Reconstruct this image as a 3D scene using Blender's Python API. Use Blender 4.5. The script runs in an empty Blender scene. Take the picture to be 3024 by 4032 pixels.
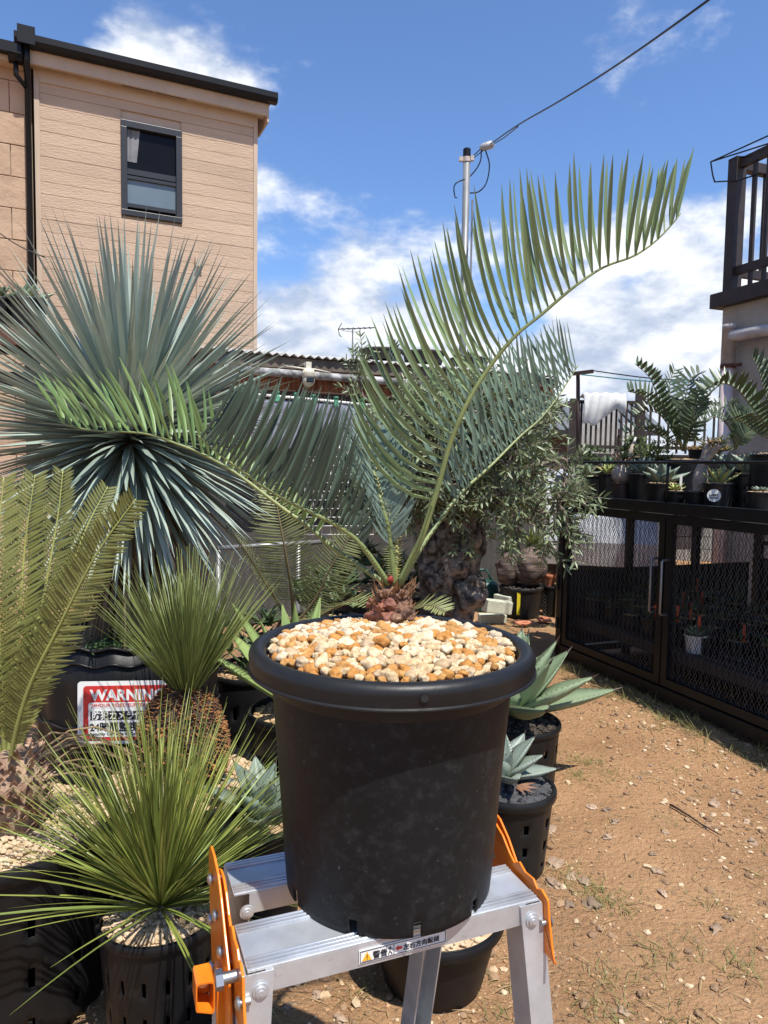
import bpy, math, random
from mathutils import Vector, Matrix, noise
V = Vector
rnd = random.Random(7)
rad = math.radians
sc = bpy.context.scene
col = sc.collection

# ------------------------------------------------------------------ camera
CAM_F, CAM_H, PITCH, ROLL = 2797.0, 1.5, rad(3.9), 0.015
CF = V((0, math.cos(PITCH), -math.sin(PITCH)))
CR0 = V((1, 0, 0)); CU0 = CR0.cross(CF)
CR = CR0*math.cos(ROLL) + CU0*math.sin(ROLL)
CU = CU0*math.cos(ROLL) - CR0*math.sin(ROLL)
CP = V((0, 0, CAM_H))
cam_d = bpy.data.cameras.new('camera')
cam_d.sensor_fit = 'VERTICAL'; cam_d.sensor_height = 36.0
cam_d.lens = 36.0*CAM_F/4032.0
cam_d.clip_start = 0.02; cam_d.clip_end = 2000
cam = bpy.data.objects.new('camera', cam_d); col.objects.link(cam)
cam.matrix_world = Matrix(((CR.x, CU.x, -CF.x, CP.x), (CR.y, CU.y, -CF.y, CP.y), (CR.z, CU.z, -CF.z, CP.z), (0, 0, 0, 1)))
sc.camera = cam
sc.render.resolution_x = 768; sc.render.resolution_y = 1024

# survey helpers: sight lines measured from the camera station, met at a known depth / height / wall plane
def ray(x, y): return CF + CR*((x-1512)/CAM_F) - CU*((y-2016)/CAM_F)
def at(x, y, d):
    r = ray(x, y); return CP + r*(d/r.y)
def onz(x, y, z=0.0):
    r = ray(x, y); return CP + r*((z-CAM_H)/r.z)
def onpl(x, y, P, n):
    r = ray(x, y); return CP + r*((P-CP).dot(n)/r.dot(n))

# ------------------------------------------------------------------ world: sky with clouds
SUN_EL, SUN_AZ = rad(64), rad(148)
w = bpy.data.worlds.new('World'); sc.world = w; w.use_nodes = True
nt = w.node_tree; nt.nodes.clear()
def N(t, **k):
    n = nt.nodes.new(t)
    for a, b in k.items(): setattr(n, a, b)
    return n
def L(a, b): nt.links.new(a, b)
def math_n(op, a, b=None, c=None, clamp=False):
    n = N('ShaderNodeMath', operation=op); n.use_clamp = clamp
    for i, x in enumerate((a, b, c)):
        if x is None: continue
        if isinstance(x, (int, float)): n.inputs[i].default_value = x
        else: L(x, n.inputs[i])
    return n.outputs[0]
def smooth(x, a, b, lo=0.0, hi=1.0):
    n = N('ShaderNodeMapRange', interpolation_type='SMOOTHSTEP')
    L(x, n.inputs[0])
    for i, q in enumerate((a, b, lo, hi)): n.inputs[i+1].default_value = q
    return n.outputs[0]
out = N('ShaderNodeOutputWorld'); bg = N('ShaderNodeBackground'); bg.inputs[1].default_value = 0.105
sky = N('ShaderNodeTexSky', sky_type='NISHITA'); sky.sun_disc = False
sky.sun_elevation = SUN_EL; sky.sun_rotation = SUN_AZ; sky.air_density = 1.0; sky.dust_density = 0.4; sky.ozone_density = 2.2
tc = N('ShaderNodeTexCoord')
sep = N('ShaderNodeSeparateXYZ'); L(tc.outputs['Generated'], sep.inputs[0])
def cloud_noise(scale, off, detail, rough=0.55):
    mp = N('ShaderNodeMapping'); L(tc.outputs['Generated'], mp.inputs[0])
    mp.inputs['Location'].default_value = off; mp.inputs['Scale'].default_value = (scale, scale, scale*1.9)
    no = N('ShaderNodeTexNoise'); L(mp.outputs[0], no.inputs[0])
    no.inputs['Scale'].default_value = 1; no.inputs['Detail'].default_value = detail; no.inputs['Roughness'].default_value = rough
    return no.outputs[0]
n1 = cloud_noise(4.2, (3.1, 0.4, 1.7), 9)
n2 = cloud_noise(4.2, (3.1, 0.4, 1.52), 9)          # the same cloud sampled a little higher: tops against bases
n3 = cloud_noise(9.0, (1.0, 5.0, 2.0), 6, 0.65)
def blob(px, py, r0, r1, amt):
    d = ray(px, py).normalized()
    vm = N('ShaderNodeVectorMath', operation='DISTANCE'); L(tc.outputs['Generated'], vm.inputs[0]); vm.inputs[1].default_value = d
    return smooth(vm.outputs['Value'], r0, r1, amt, 0.0)
cov = math_n('ADD', n1, math_n('MULTIPLY', n3, 0.16))
band = smooth(sep.outputs[2], 0.05, 0.40, 0.17, -0.03)    # cumulus bank low in the sky, clear above
cov = math_n('ADD', cov, band)
for b in ((1300, 1080, 0.04, 0.30, 0.22), (1600, 900, 0.0, 0.16, 0.08), (2500, 1150, 0.03, 0.30, 0.16), (2990, 600, 0.0, 0.10, 0.20), (2400, 1330, 0.0, 0.2, 0.12),
          (420, 150, 0.03, 0.18, 0.13), (850, 330, 0.0, 0.10, 0.10), (760, 230, 0.0, 0.12, 0.10), (2480, 100, 0.0, 0.14, 0.10), (2050, 1230, 0.0, 0.10, -0.16), (1850, 500, 0.1, 0.35, -0.12), (1100, 330, 0.05, 0.2, -0.06), (1650, 1240, 0.0, .08, -.06), (2800, 650, 0.0, .08, -.12)):
    cov = math_n('ADD', cov, blob(*b))
mask = smooth(cov, 0.64, 0.82)
lit = smooth(math_n('ADD', math_n('SUBTRACT', n1, n2), math_n('MULTIPLY', n3, 0.25)), 0.02, 0.24)
cc = N('ShaderNodeMix', data_type='RGBA'); L(lit, cc.inputs['Factor'])
cc.inputs['A'].default_value = (3.5, 4.15, 5.4, 1); cc.inputs['B'].default_value = (7.9, 8.05, 8.3, 1)
tint = N('ShaderNodeMix', data_type='RGBA', blend_type='MULTIPLY'); tint.inputs['Factor'].default_value = 1
L(sky.outputs[0], tint.inputs['A']); tint.inputs['B'].default_value = (0.90, 1.08, 1.34, 1)
mx = N('ShaderNodeMix', data_type='RGBA'); L(mask, mx.inputs['Factor']); L(tint.outputs['Result'], mx.inputs['A']); L(cc.outputs['Result'], mx.inputs['B'])
L(mx.outputs['Result'], bg.inputs[0]); L(bg.outputs[0], out.inputs[0])

# ------------------------------------------------------------------ sun
sd = bpy.data.lights.new('sun', 'SUN'); sd.energy = 5.0; sd.angle = rad(0.55); sd.color = (1.0, 0.955, 0.88)
sun = bpy.data.objects.new('sun', sd); col.objects.link(sun)
SUN = V((math.sin(SUN_AZ)*math.cos(SUN_EL), math.cos(SUN_AZ)*math.cos(SUN_EL), math.sin(SUN_EL)))
sun.rotation_euler = SUN.to_track_quat('Z', 'Y').to_euler(); sun.location = (3, -5, 12)
vs = sc.view_settings
vs.view_transform = 'Standard'; vs.look = 'None'; vs.exposure = 0.5; vs.gamma = 1.0; vs.use_curve_mapping = False
sc.cycles.max_bounces = 6; sc.cycles.transparent_max_bounces = 6

# ------------------------------------------------------------------ materials
MATS = {}
def mat(name, c, c2=None, scale=6.0, rough=0.6, bump=0.0, bscale=40.0, metal=0.0, rnd_v=0.0, rnd_h=0.0, transl=0.0, detail=5, stretch=(1, 1, 1), spots=None, spec=0.5, alpha=1.0, contrast=(0.35, 0.65), rough2=None, rnd_cols=None, bdist=None):
    if name in MATS: return MATS[name]
    m = bpy.data.materials.new(name); m.use_nodes = True; t = m.node_tree; nd = t.nodes; lk = t.links
    b = nd['Principled BSDF']; o = nd['Material Output']
    tc = nd.new('ShaderNodeTexCoord'); mp = nd.new('ShaderNodeMapping'); lk.new(tc.outputs['Object'], mp.inputs[0]); mp.inputs['Scale'].default_value = stretch
    oi = nd.new('ShaderNodeObjectInfo')
    vec = mp.outputs[0]
    no = nd.new('ShaderNodeTexNoise'); lk.new(vec, no.inputs[0]); no.inputs['Scale'].default_value = scale; no.inputs['Detail'].default_value = detail; no.inputs['Roughness'].default_value = 0.6
    mr = nd.new('ShaderNodeMapRange'); lk.new(no.outputs[0], mr.inputs[0]); mr.inputs[1].default_value = contrast[0]; mr.inputs[2].default_value = contrast[1]
    mix = nd.new('ShaderNodeMix'); mix.data_type = 'RGBA'; lk.new(mr.outputs[0], mix.inputs['Factor'])
    c2 = c2 or tuple(x*0.75 for x in c)
    mix.inputs['A'].default_value = (*c2, 1); mix.inputs['B'].default_value = (*c, 1)
    cur = mix.outputs['Result']
    if rnd_cols:                                   # each piece takes its own colour
        cr = nd.new('ShaderNodeValToRGB'); cr.color_ramp.interpolation = 'CONSTANT'; e = cr.color_ramp.elements
        for i, (p_, q_) in enumerate(rnd_cols):
            el = e[i] if i < 2 else e.new(p_)
            el.position = p_; el.color = (*q_, 1)
        lk.new(oi.outputs['Random'], cr.inputs[0])
        m2 = nd.new('ShaderNodeMix'); m2.data_type = 'RGBA'; m2.blend_type = 'MULTIPLY'; m2.inputs['Factor'].default_value = 1
        lk.new(cr.outputs[0], m2.inputs['A']); lk.new(cur, m2.inputs['B']); cur = m2.outputs['Result']
    if spots:                                      # (colour, scale, threshold, softness) dirt, lichen, scratches
        for (sc_, ss, th, so) in spots:
            n2_ = nd.new('ShaderNodeTexNoise'); lk.new(vec, n2_.inputs[0]); n2_.inputs['Scale'].default_value = ss; n2_.inputs['Detail'].default_value = 6; n2_.inputs['Roughness'].default_value = 0.7
            r2 = nd.new('ShaderNodeMapRange'); lk.new(n2_.outputs[0], r2.inputs[0]); r2.inputs[1].default_value = th; r2.inputs[2].default_value = th+so
            m3 = nd.new('ShaderNodeMix'); m3.data_type = 'RGBA'; lk.new(r2.outputs[0], m3.inputs['Factor']); lk.new(cur, m3.inputs['A']); m3.inputs['B'].default_value = (*sc_, 1)
            cur = m3.outputs['Result']
    if rnd_v or rnd_h:
        hs = nd.new('ShaderNodeHueSaturation'); lk.new(cur, hs.inputs['Color'])
        mv = nd.new('ShaderNodeMapRange'); lk.new(oi.outputs['Random'], mv.inputs[0]); mv.inputs[3].default_value = 1-rnd_v; mv.inputs[4].default_value = 1+rnd_v
        lk.new(mv.outputs[0], hs.inputs['Value'])
        if rnd_h:
            w1 = nd.new('ShaderNodeTexWhiteNoise'); w1.noise_dimensions = '1D'; lk.new(oi.outputs['Random'], w1.inputs['W'])
            mh = nd.new('ShaderNodeMapRange'); lk.new(w1.outputs['Value'], mh.inputs[0]); mh.inputs[3].default_value = 0.5-rnd_h; mh.inputs[4].default_value = 0.5+rnd_h
            lk.new(mh.outputs[0], hs.inputs['Hue'])
        cur = hs.outputs[0]
    lk.new(cur, b.inputs['Base Color'])
    b.inputs['Roughness'].default_value = rough; b.inputs['Metallic'].default_value = metal; b.inputs['Specular IOR Level'].default_value = spec
    if rough2 is not None:
        rr = nd.new('ShaderNodeMapRange'); lk.new(no.outputs[0], rr.inputs[0]); rr.inputs[1].default_value = 0.3; rr.inputs[2].default_value = 0.7; rr.inputs[3].default_value = rough; rr.inputs[4].default_value = rough2
        lk.new(rr.outputs[0], b.inputs['Roughness'])
    if bump:
        nb = nd.new('ShaderNodeTexNoise'); lk.new(vec, nb.inputs[0]); nb.inputs['Scale'].default_value = bscale; nb.inputs['Detail'].default_value = 6; nb.inputs['Roughness'].default_value = 0.65
        bu = nd.new('ShaderNodeBump'); bu.inputs['Strength'].default_value = min(1, bump); bu.inputs['Distance'].default_value = bdist or 0.02*max(1, bump); lk.new(nb.outputs[0], bu.inputs['Height']); lk.new(bu.outputs[0], b.inputs['Normal'])
    if transl:
        tr = nd.new('ShaderNodeBsdfTranslucent'); lk.new(cur, tr.inputs[0])
        ms = nd.new('ShaderNodeMixShader'); ms.inputs[0].default_value = transl; lk.new(b.outputs[0], ms.inputs[1]); lk.new(tr.outputs[0], ms.inputs[2]); lk.new(ms.outputs[0], o.inputs[0])
    if alpha < 1: b.inputs['Alpha'].default_value = alpha
    MATS[name] = m
    return m

# ------------------------------------------------------------------ mesh builder
ICO = None
def ico():
    global ICO
    if ICO: return ICO
    t = (1+5**.5)/2
    v = [(-1, t, 0), (1, t, 0), (-1, -t, 0), (1, -t, 0), (0, -1, t), (0, 1, t), (0, -1, -t), (0, 1, -t), (t, 0, -1), (t, 0, 1), (-t, 0, -1), (-t, 0, 1)]
    f = [(0, 11, 5), (0, 5, 1), (0, 1, 7), (0, 7, 10), (0, 10, 11), (1, 5, 9), (5, 11, 4), (11, 10, 2), (10, 7, 6), (7, 1, 8), (3, 9, 4), (3, 4, 2), (3, 2, 6), (3, 6, 8), (3, 8, 9), (4, 9, 5), (2, 4, 11), (6, 2, 10), (8, 6, 7), (9, 8, 1)]
    v = [V(p).normalized() for p in v]
    def sub(v, f):
        v = list(v); c = {}; g = []
        def mid(a, b):
            k = (min(a, b), max(a, b))
            if k not in c: v.append(((v[a]+v[b])/2).normalized()); c[k] = len(v)-1
            return c[k]
        for a, b, d in f:
            x, y, z = mid(a, b), mid(b, d), mid(d, a); g += [(a, x, z), (b, y, x), (d, z, y), (x, y, z)]
        return v, g
    v1, f1 = sub(v, f); v2, f2 = sub(v1, f1); v3, f3 = sub(v2, f2)
    ICO = ((v, f), (v1, f1), (v2, f2), (v3, f3)); return ICO

class MB:
    def __init__(s): s.v = []; s.f = []
    def add(s, vs, fs):
        o = len(s.v); s.v += [V(p) for p in vs]; s.f += [tuple(i+o for i in q) for q in fs]; return s
    def grid(s, rows, closed=False):
        n = len(rows[0]); vs = [p for r in rows for p in r]; fs = []
        for i in range(len(rows)-1):
            for j in range(n if closed else n-1):
                k = (j+1) % n; fs.append((i*n+j, i*n+k, (i+1)*n+k, (i+1)*n+j))
        return s.add(vs, fs)
    def tube(s, pts, rads, n=8, cap=True, flat=None):
        pts = [V(p) for p in pts]
        if isinstance(rads, (int, float)): rads = [rads]*len(pts)
        rows = []; up = None
        for i, p in enumerate(pts):
            t = (pts[min(i+1, len(pts)-1)]-pts[max(i-1, 0)]).normalized()
            if up is None: up = V((0, 0, 1)) if abs(t.z) < 0.9 else V((1, 0, 0))
            a = t.cross(up)
            if a.length < 1e-6: a = t.orthogonal()
            a.normalize(); b = a.cross(t).normalized(); up = b
            rows.append([p + a*math.cos(2*math.pi*k/n)*rads[i] + b*math.sin(2*math.pi*k/n)*rads[i]*(flat or 1) for k in range(n)])
        o = len(s.v); s.grid(rows, True)
        if cap:
            s.f.append(tuple(o+k for k in range(n))[::-1]); e = o+(len(pts)-1)*n; s.f.append(tuple(e+k for k in range(n)))
        return s
    def box(s, c, size, ax=None, taper=1.0):
        c = V(c); X, Y, Z = ax or (V((1, 0, 0)), V((0, 1, 0)), V((0, 0, 1)))
        h = [q/2 for q in size]; vs = []
        for z in (-1, 1):
            k = taper if z > 0 else 1
            for x, y in ((-1, -1), (1, -1), (1, 1), (-1, 1)): vs.append(c + X*x*h[0]*k + Y*y*h[1]*k + Z*z*h[2])
        return s.add(vs, [(3, 2, 1, 0), (4, 5, 6, 7), (0, 1, 5, 4), (1, 2, 6, 5), (2, 3, 7, 6), (3, 0, 4, 7)])
    def beam(s, a, b, w, h, up=V((0, 0, 1))):
        a = V(a); b = V(b); t = (b-a).normalized(); x = t.cross(up).normalized(); u = x.cross(t)
        return s.box((a+b)/2, (w, (b-a).length, h), (x, t, u))
    def lathe(s, c, prof, n=48, skip=None, wob=None):
        c = V(c); rows = []
        for i, (r, z) in enumerate(prof):
            rows.append([c + V((math.cos(2*math.pi*k/n)*r*(wob(k/n, i) if wob else 1), math.sin(2*math.pi*k/n)*r*(wob(k/n, i) if wob else 1), z)) for k in range(n)])
        o = len(s.v); s.v += [p for r in rows for p in r]
        for i in range(len(prof)-1):
            for j in range(n):
                if skip and skip(i, j): continue
                k = (j+1) % n; s.f.append((o+i*n+j, o+i*n+k, o+(i+1)*n+k, o+(i+1)*n+j))
        return s
    def stone(s, c, r, sub=0, squash=0.75, seed=None, rough=0.35):
        v, f = ico()[sub]; sd_ = rnd.random()*99 if seed is None else seed
        a = rnd.random()*6.28; ca, sa = math.cos(a), math.sin(a); ex = rnd.uniform(0.8, 1.3); c = V(c); vs = []
        for p in v:
            k = r*(1 + rough*noise.noise(p*1.3 + V((sd_, sd_*.7, 3)))*1.3 + rough*.4*noise.noise(p*3.1 + V((sd_, 2, 3))))
            x, y, z = p.x*ex*k, p.y*k/ex, p.z*squash*k
            vs.append(c + V((x*ca-y*sa, x*sa+y*ca, z)))
        return s.add(vs, f)
    def blade(s, pts, ws, side, fold=0.15, thick=0):
        rows = []
        n = len(pts)
        for i, p in enumerate(pts):
            t = (pts[min(i+1, n-1)]-pts[max(i-1, 0)]).normalized()
            sd_ = side[i] if isinstance(side, list) else side
            a = (sd_ - t*sd_.dot(t))
            if a.length < 1e-5: a = t.orthogonal()
            a.normalize(); nr = a.cross(t); wv = ws[i]
            rows.append([p - a*wv/2 + nr*wv*fold, p - nr*wv*fold*.6, p + a*wv/2 + nr*wv*fold])
        return s.grid(rows)
    def poly(s, pts, nvec, thick):
        """extruded outline"""
        n = len(pts); nv = V(nvec)
        vs = [V(p) - nv*thick/2 for p in pts] + [V(p) + nv*thick/2 for p in pts]
        fs = [tuple(range(n))[::-1], tuple(range(n, 2*n))] + [(i, (i+1) % n, n+(i+1) % n, n+i) for i in range(n)]
        return s.add(vs, fs)

def wloc(o):
    l = V((0, 0, 0))
    while o: l += o.location; o = o.parent
    return l
def props(o, label=None, cat=None, group=None, kind=None):
    for k, v_ in (('label', label), ('category', cat), ('group', group), ('kind', kind)):
        if v_: o[k] = v_
    return o
def build(name, mb, m, parent=None, smooth=True, org=None, label=None, cat=None, group=None, kind=None, angle=None):
    org = V(org) if org is not None else (wloc(parent) if parent else V((0, 0, 0)))
    me = bpy.data.meshes.new(name); me.from_pydata([tuple(p-org) for p in mb.v], [], mb.f)
    me.update()
    if smooth:
        me.polygons.foreach_set('use_smooth', [True]*len(me.polygons))
        if angle: me.set_sharp_from_angle(angle=rad(angle))
    me.materials.append(m)
    o = bpy.data.objects.new(name, me); col.objects.link(o)
    if parent:
        o.parent = parent; o.location = org - wloc(parent)
    else: o.location = org
    return props(o, label, cat, group, kind)
def thing(name, label, cat, loc, group=None):
    o = bpy.data.objects.new(name, None); o.empty_display_size = 0.1; col.objects.link(o); o.location = V(loc)
    return props(o, label, cat, group)
def addmod_bevel(o, wdt, seg=2):
    b = o.modifiers.new('bevel', 'BEVEL'); b.width = wdt; b.segments = seg; b.limit_method = 'ANGLE'; return o
def text_part(body, size, org, X, Y, m, parent, name='lettering', bold=0.0, align='LEFT', xscale=1.0, width=None):
    cu = bpy.data.curves.new('t', 'FONT'); cu.body = body; cu.size = size; cu.offset = bold; cu.align_x = align; cu.extrude = 0.0003; cu.resolution_u = 3
    to = bpy.data.objects.new('t', cu); col.objects.link(to)
    bpy.context.view_layer.update()
    me = bpy.data.meshes.new_from_object(to.evaluated_get(bpy.context.evaluated_depsgraph_get()))
    bpy.data.objects.remove(to); bpy.data.curves.remove(cu)
    if width and len(me.vertices):
        xs = [q.co.x for q in me.vertices]; xscale = width/(max(xs)-min(xs))
    mb = MB(); Z = X.cross(Y)
    mb.v = [V(org) + X*q.co.x*xscale + Y*q.co.y + Z*q.co.z for q in me.vertices]; mb.f = [tuple(p.vertices) for p in me.polygons]
    bpy.data.meshes.remove(me)
    return build(name, mb, m, parent, smooth=False)

def spline(pts, n):
    pts = [V(p) for p in pts]; P = [pts[0]*2-pts[1]] + pts + [pts[-1]*2-pts[-2]]
    res = []; m_ = len(pts)-1
    for i in range(n):
        t = i/(n-1)*m_; k = min(int(t), m_-1); u = t-k
        a, b, c, d = P[k:k+4]
        res.append(0.5*((2*b)+(c-a)*u+(2*a-5*b+4*c-d)*u*u+(3*b-a-3*c+d)*u**3))
    # even out by arc length
    Ls = [0]
    for i in range(1, n): Ls.append(Ls[-1]+(res[i]-res[i-1]).length)
    o = []; j = 0
    for i in range(n):
        s_ = Ls[-1]*i/(n-1)
        while j < n-2 and Ls[j+1] < s_: j += 1
        q = (s_-Ls[j])/max(1e-9, Ls[j+1]-Ls[j]); o.append(res[j].lerp(res[j+1], min(1, max(0, q))))
    return o
def leafpath(p, d0, length, bend, n=7, k=1.0):
    pts = [V(p)]; d0 = d0.normalized()
    for i in range(n-1):
        t = (i+0.5)/(n-1)
        d = (d0 + bend*(t**k)).normalized(); pts.append(pts[-1]+d*length/(n-1))
    return pts
# ------------------------------------------------------------------ palette
DIRT = mat('dirt', (0.46, 0.27, 0.14), (0.31, 0.175, 0.088), scale=1.3, rough=0.95, bump=1.6, bscale=45, spec=0.15, detail=9,
           spots=[((0.48, 0.40, 0.29), 60, 0.62, 0.06), ((0.15, 0.095, 0.055), 42, 0.63, 0.08), ((0.20, 0.15, 0.075), 2.1, 0.60, 0.12)])
BLACKP = mat('black_plastic', (0.013, 0.013, 0.0135), (0.008, 0.008, 0.0085), scale=5, spec=0.3, rough=0.34, bump=0.05, bscale=90, rough2=0.5,
             spots=[((0.035, 0.034, 0.031), 13, 0.60, 0.25)])
BLACKP2 = mat('worn_black_plastic', (0.011, 0.011, 0.0115), (0.006, 0.006, 0.0065), scale=7, spec=0.25, rough=0.45, bump=0.06, bscale=70,
              spots=[((0.045, 0.036, 0.027), 9, 0.62, 0.2)])
POTMAIN = mat('scuffed_pot_plastic', (0.009, 0.0105, 0.0125), (0.006, 0.007, 0.0082), scale=6, spec=0.22, rough=0.45, bump=0.05, bscale=120, rough2=0.55,
              spots=[((0.028, 0.029, 0.03), 48, 0.50, 0.3), ((0.08, 0.08, 0.078), 95, 0.645, 0.06), ((0.05, 0.043, 0.034), 3.0, 0.66, 0.12)])
BLACKM = mat('black_metal', (0.011, 0.011, 0.0115), (0.007, 0.007, 0.0075), scale=9, spec=0.3, rough=0.45, bump=0.05, bscale=60, spots=[((0.05, 0.042, 0.036), 12, 0.66, 0.15)])
ALU = mat('aluminium', (0.62, 0.64, 0.66), (0.50, 0.52, 0.54), scale=14, rough=0.42, metal=0.65, bump=0.06, bscale=120, rough2=0.5, spots=[((0.38, 0.38, 0.37), 30, 0.62, 0.12)])
ORANGE = mat('orange_paint', (0.80, 0.22, 0.015), (0.66, 0.16, 0.01), scale=12, rough=0.28, spots=[((0.35, 0.10, 0.02), 40, 0.70, 0.05)])
STEEL = mat('bright_steel', (0.5, 0.49, 0.47), rough=0.4, metal=1.0)
WHITE = mat('white_plastic', (0.72, 0.71, 0.68), (0.62, 0.61, 0.58), rough=0.45)
CREAM = mat('cream_plastic', (0.62, 0.58, 0.46), (0.5, 0.46, 0.36), rough=0.5)
RED = mat('red_print', (0.55, 0.03, 0.025), (0.45, 0.03, 0.025), rough=0.4)
BLACKI = mat('black_print', (0.015, 0.015, 0.02), rough=0.5)
PUMICE = mat('pumice', (0.60, 0.44, 0.26), (0.36, 0.22, 0.11), scale=60, rough=0.95, bump=0.5, bscale=160, spec=0.1)
PUMP = mat('pumice_stone', (1.0, 1.0, 1.0), (0.66, 0.58, 0.48), scale=1.6, rough=0.95, bump=0.8, bscale=3.5, bdist=0.0012, spec=0.1,
           rnd_cols=[(0.0, (0.60, 0.46, 0.28)), (0.20, (0.53, 0.29, 0.105)), (0.40, (0.66, 0.53, 0.35)), (0.58, (0.50, 0.245, 0.075)), (0.75, (0.69, 0.58, 0.41)), (0.90, (0.52, 0.40, 0.26))])
WOOD = mat('weathered_wood', (0.20, 0.14, 0.09), (0.09, 0.06, 0.04), scale=6, rough=0.85, stretch=(2, 2, 12), bump=0.3, bscale=20)
DARKWOOD = mat('dark_brown_timber', (0.035, 0.022, 0.017), (0.018, 0.011, 0.009), scale=8, rough=0.6, bump=0.15)
SOIL = mat('dark_soil', (0.07, 0.055, 0.04), (0.03, 0.024, 0.018), scale=40, rough=1, bump=0.6)
NIGHT = mat('black_floor_and_shade', (0.012, 0.012, 0.012), rough=0.8)  # plain black for floors, openings and the added shade panels

# ------------------------------------------------------------------ ground
def gz(x, y):
    if y > 30 or abs(x) > 20: return 0.0
    k = 0.003*noise.noise(V((x*31, y*31, 4)))+0.035*noise.noise(V((x*0.9, y*0.9, 1.2))) + 0.012*noise.noise(V((x*4, y*4, 5))) + 0.005*noise.noise(V((x*14, y*14, 9)))
    return k - 0.005
def axis(lo, hi, a, b, st):
    q = []; x = a
    while x <= b: q.append(x); x += st
    d = st; x = q[-1]
    while x < hi: d *= 1.35; x += d; q.append(x)
    d = st; x = a
    while x > lo: d *= 1.35; x -= d; q.insert(0, x)
    return q
mb = MB(); xs = axis(-400, 400, -1.4, 2.4, 0.022); ys = axis(-300, 600, 1.0, 5.2, 0.022)
mb.grid([[V((x, y, gz(x, y))) for x in xs] for y in ys])
build('ground', mb, DIRT, kind='structure')

# loose stones and chips lying over the dirt
def scatter_stones(n, xr, yr, rr, mb, dens=None, sub=0):
    k = 0; tries = 0
    while k < n and tries < n*30:
        tries += 1
        x = rnd.uniform(*xr); y = rnd.uniform(*yr)
        if dens and rnd.random() > dens(x, y): continue
        r = rr[0]*(rr[1]/rr[0])**(rnd.random()**2.2)
        mb.stone((x, y, gz(x, y)+r*0.25), r, sub, squash=0.6, rough=0.5); k += 1
def path_x(y): return 1.02 + 0.06*math.sin(y*1.3) - 0.02*(y-3)          # the trodden, cleaner middle of the path
def dens(x, y):
    d = abs(x-path_x(y)) ; near = max(0, 1-(y-1.3)/1.6)
    c = 0.5+0.5*noise.noise(V((x*2.5, y*2.5, 3)))
    return min(1, (0.08 + 0.9*min(1, d/0.5)**2)*(0.25+c) + 0.35*near)
WCHIP = mat('white_chips', (0.60, 0.47, 0.32), (0.40, 0.28, 0.16), scale=25, rough=0.95, bump=0.4, spec=0.1)
BCHIP = mat('brown_chips', (0.33, 0.215, 0.125), (0.19, 0.12, 0.075), scale=14, rough=0.95, bump=0.4, spec=0.1)
mb = MB(); scatter_stones(2400, (-1.3, 2.2), (1.3, 4.9), (0.004, 0.017), mb, dens)
build('pale_gravel_chips', mb, WCHIP, smooth=False, kind='stuff', label='pale chips of gravel scattered over the dirt ground', cat='gravel')
mb = MB(); scatter_stones(5200, (-1.3, 2.4), (1.3, 4.9), (0.004, 0.019), mb, dens)
build('brown_gravel_chips', mb, BCHIP, smooth=False, kind='stuff', label='brown chips of stone and clods scattered over the dirt ground', cat='gravel')
for nm, c1, c2, cnt, lb in (('fine_dark_grit', (0.22, 0.145, 0.085), (0.13, 0.085, 0.05), 5000, 'fine dark grit and clods over the dirt'), ('fine_tan_grit', (0.48, 0.30, 0.165), (0.35, 0.21, 0.11), 7000, 'fine tan grit and clods over the dirt')):
    mb = MB(); scatter_stones(cnt, (-1.3, 2.3), (1.3, 4.6), (0.0022, 0.008), mb, lambda x, y: .35+.65*dens(x, y))
    build(nm, mb, mat(nm, c1, c2, scale=30, rough=.95, spec=.1), smooth=False, kind='stuff', label=lb, cat='gravel')
ROCK = mat('path_stone', (0.36, 0.26, 0.18), (0.22, 0.15, 0.10), scale=9, rough=0.95, bump=0.5, bscale=60, rnd_v=0.35, spec=0.15)
rocks = [(2330, 3560, 42), (2185, 3395, 40), (2160, 3270, 34), (2180, 3480, 36), (2300, 3470, 30), (2250, 3450, 26), (2240, 3560, 28), (2420, 3230, 22), (2590, 3420, 24), (2610, 3520, 26), (2815, 3150, 30), (2960, 3290, 30), (2820, 3660, 34), (2940, 3210, 18),
         (2620, 3265, 16), (2780, 3240, 14), (2330, 3170, 26), (2390, 3180, 22), (2390, 3290, 26), (2570, 3350, 18), (2450, 3990, 30), (2870, 3620, 20), (2520, 3060, 15), (2560, 3005, 12), (2900, 3105, 24), (1180, 3850, 40), (1250, 3900, 30), (1340, 4000, 34), (1130, 3950, 26), (500, 3950, 36)]
for i, (x, y, s_) in enumerate(rocks):
    p = onz(x, y); r = s_*p.y/CAM_F*0.75
    m_ = MB(); m_.stone((p.x, p.y, gz(p.x, p.y)+r*0.2), r, 2, squash=0.55, rough=0.6)
    build('stone', m_, ROCK, org=(p.x, p.y, 0), label='loose brown stone lying on the dirt', cat='stone', group='loose stones on the dirt', angle=35)
p0, p1 = onz(2640, 3165), onz(2845, 3280)
mb = MB(); mb.tube([p0.lerp(p1, t/8)+V((rnd.uniform(-.004, .004), rnd.uniform(-.004, .004), 0.012+gz(*p0.lerp(p1, t/8).xy))) for t in range(9)], [0.005-0.0004*t for t in range(9)], 6)
build('twig', mb, DARKWOOD, org=p0, label='thin dark twig lying on the bare path', cat='twig')

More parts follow.
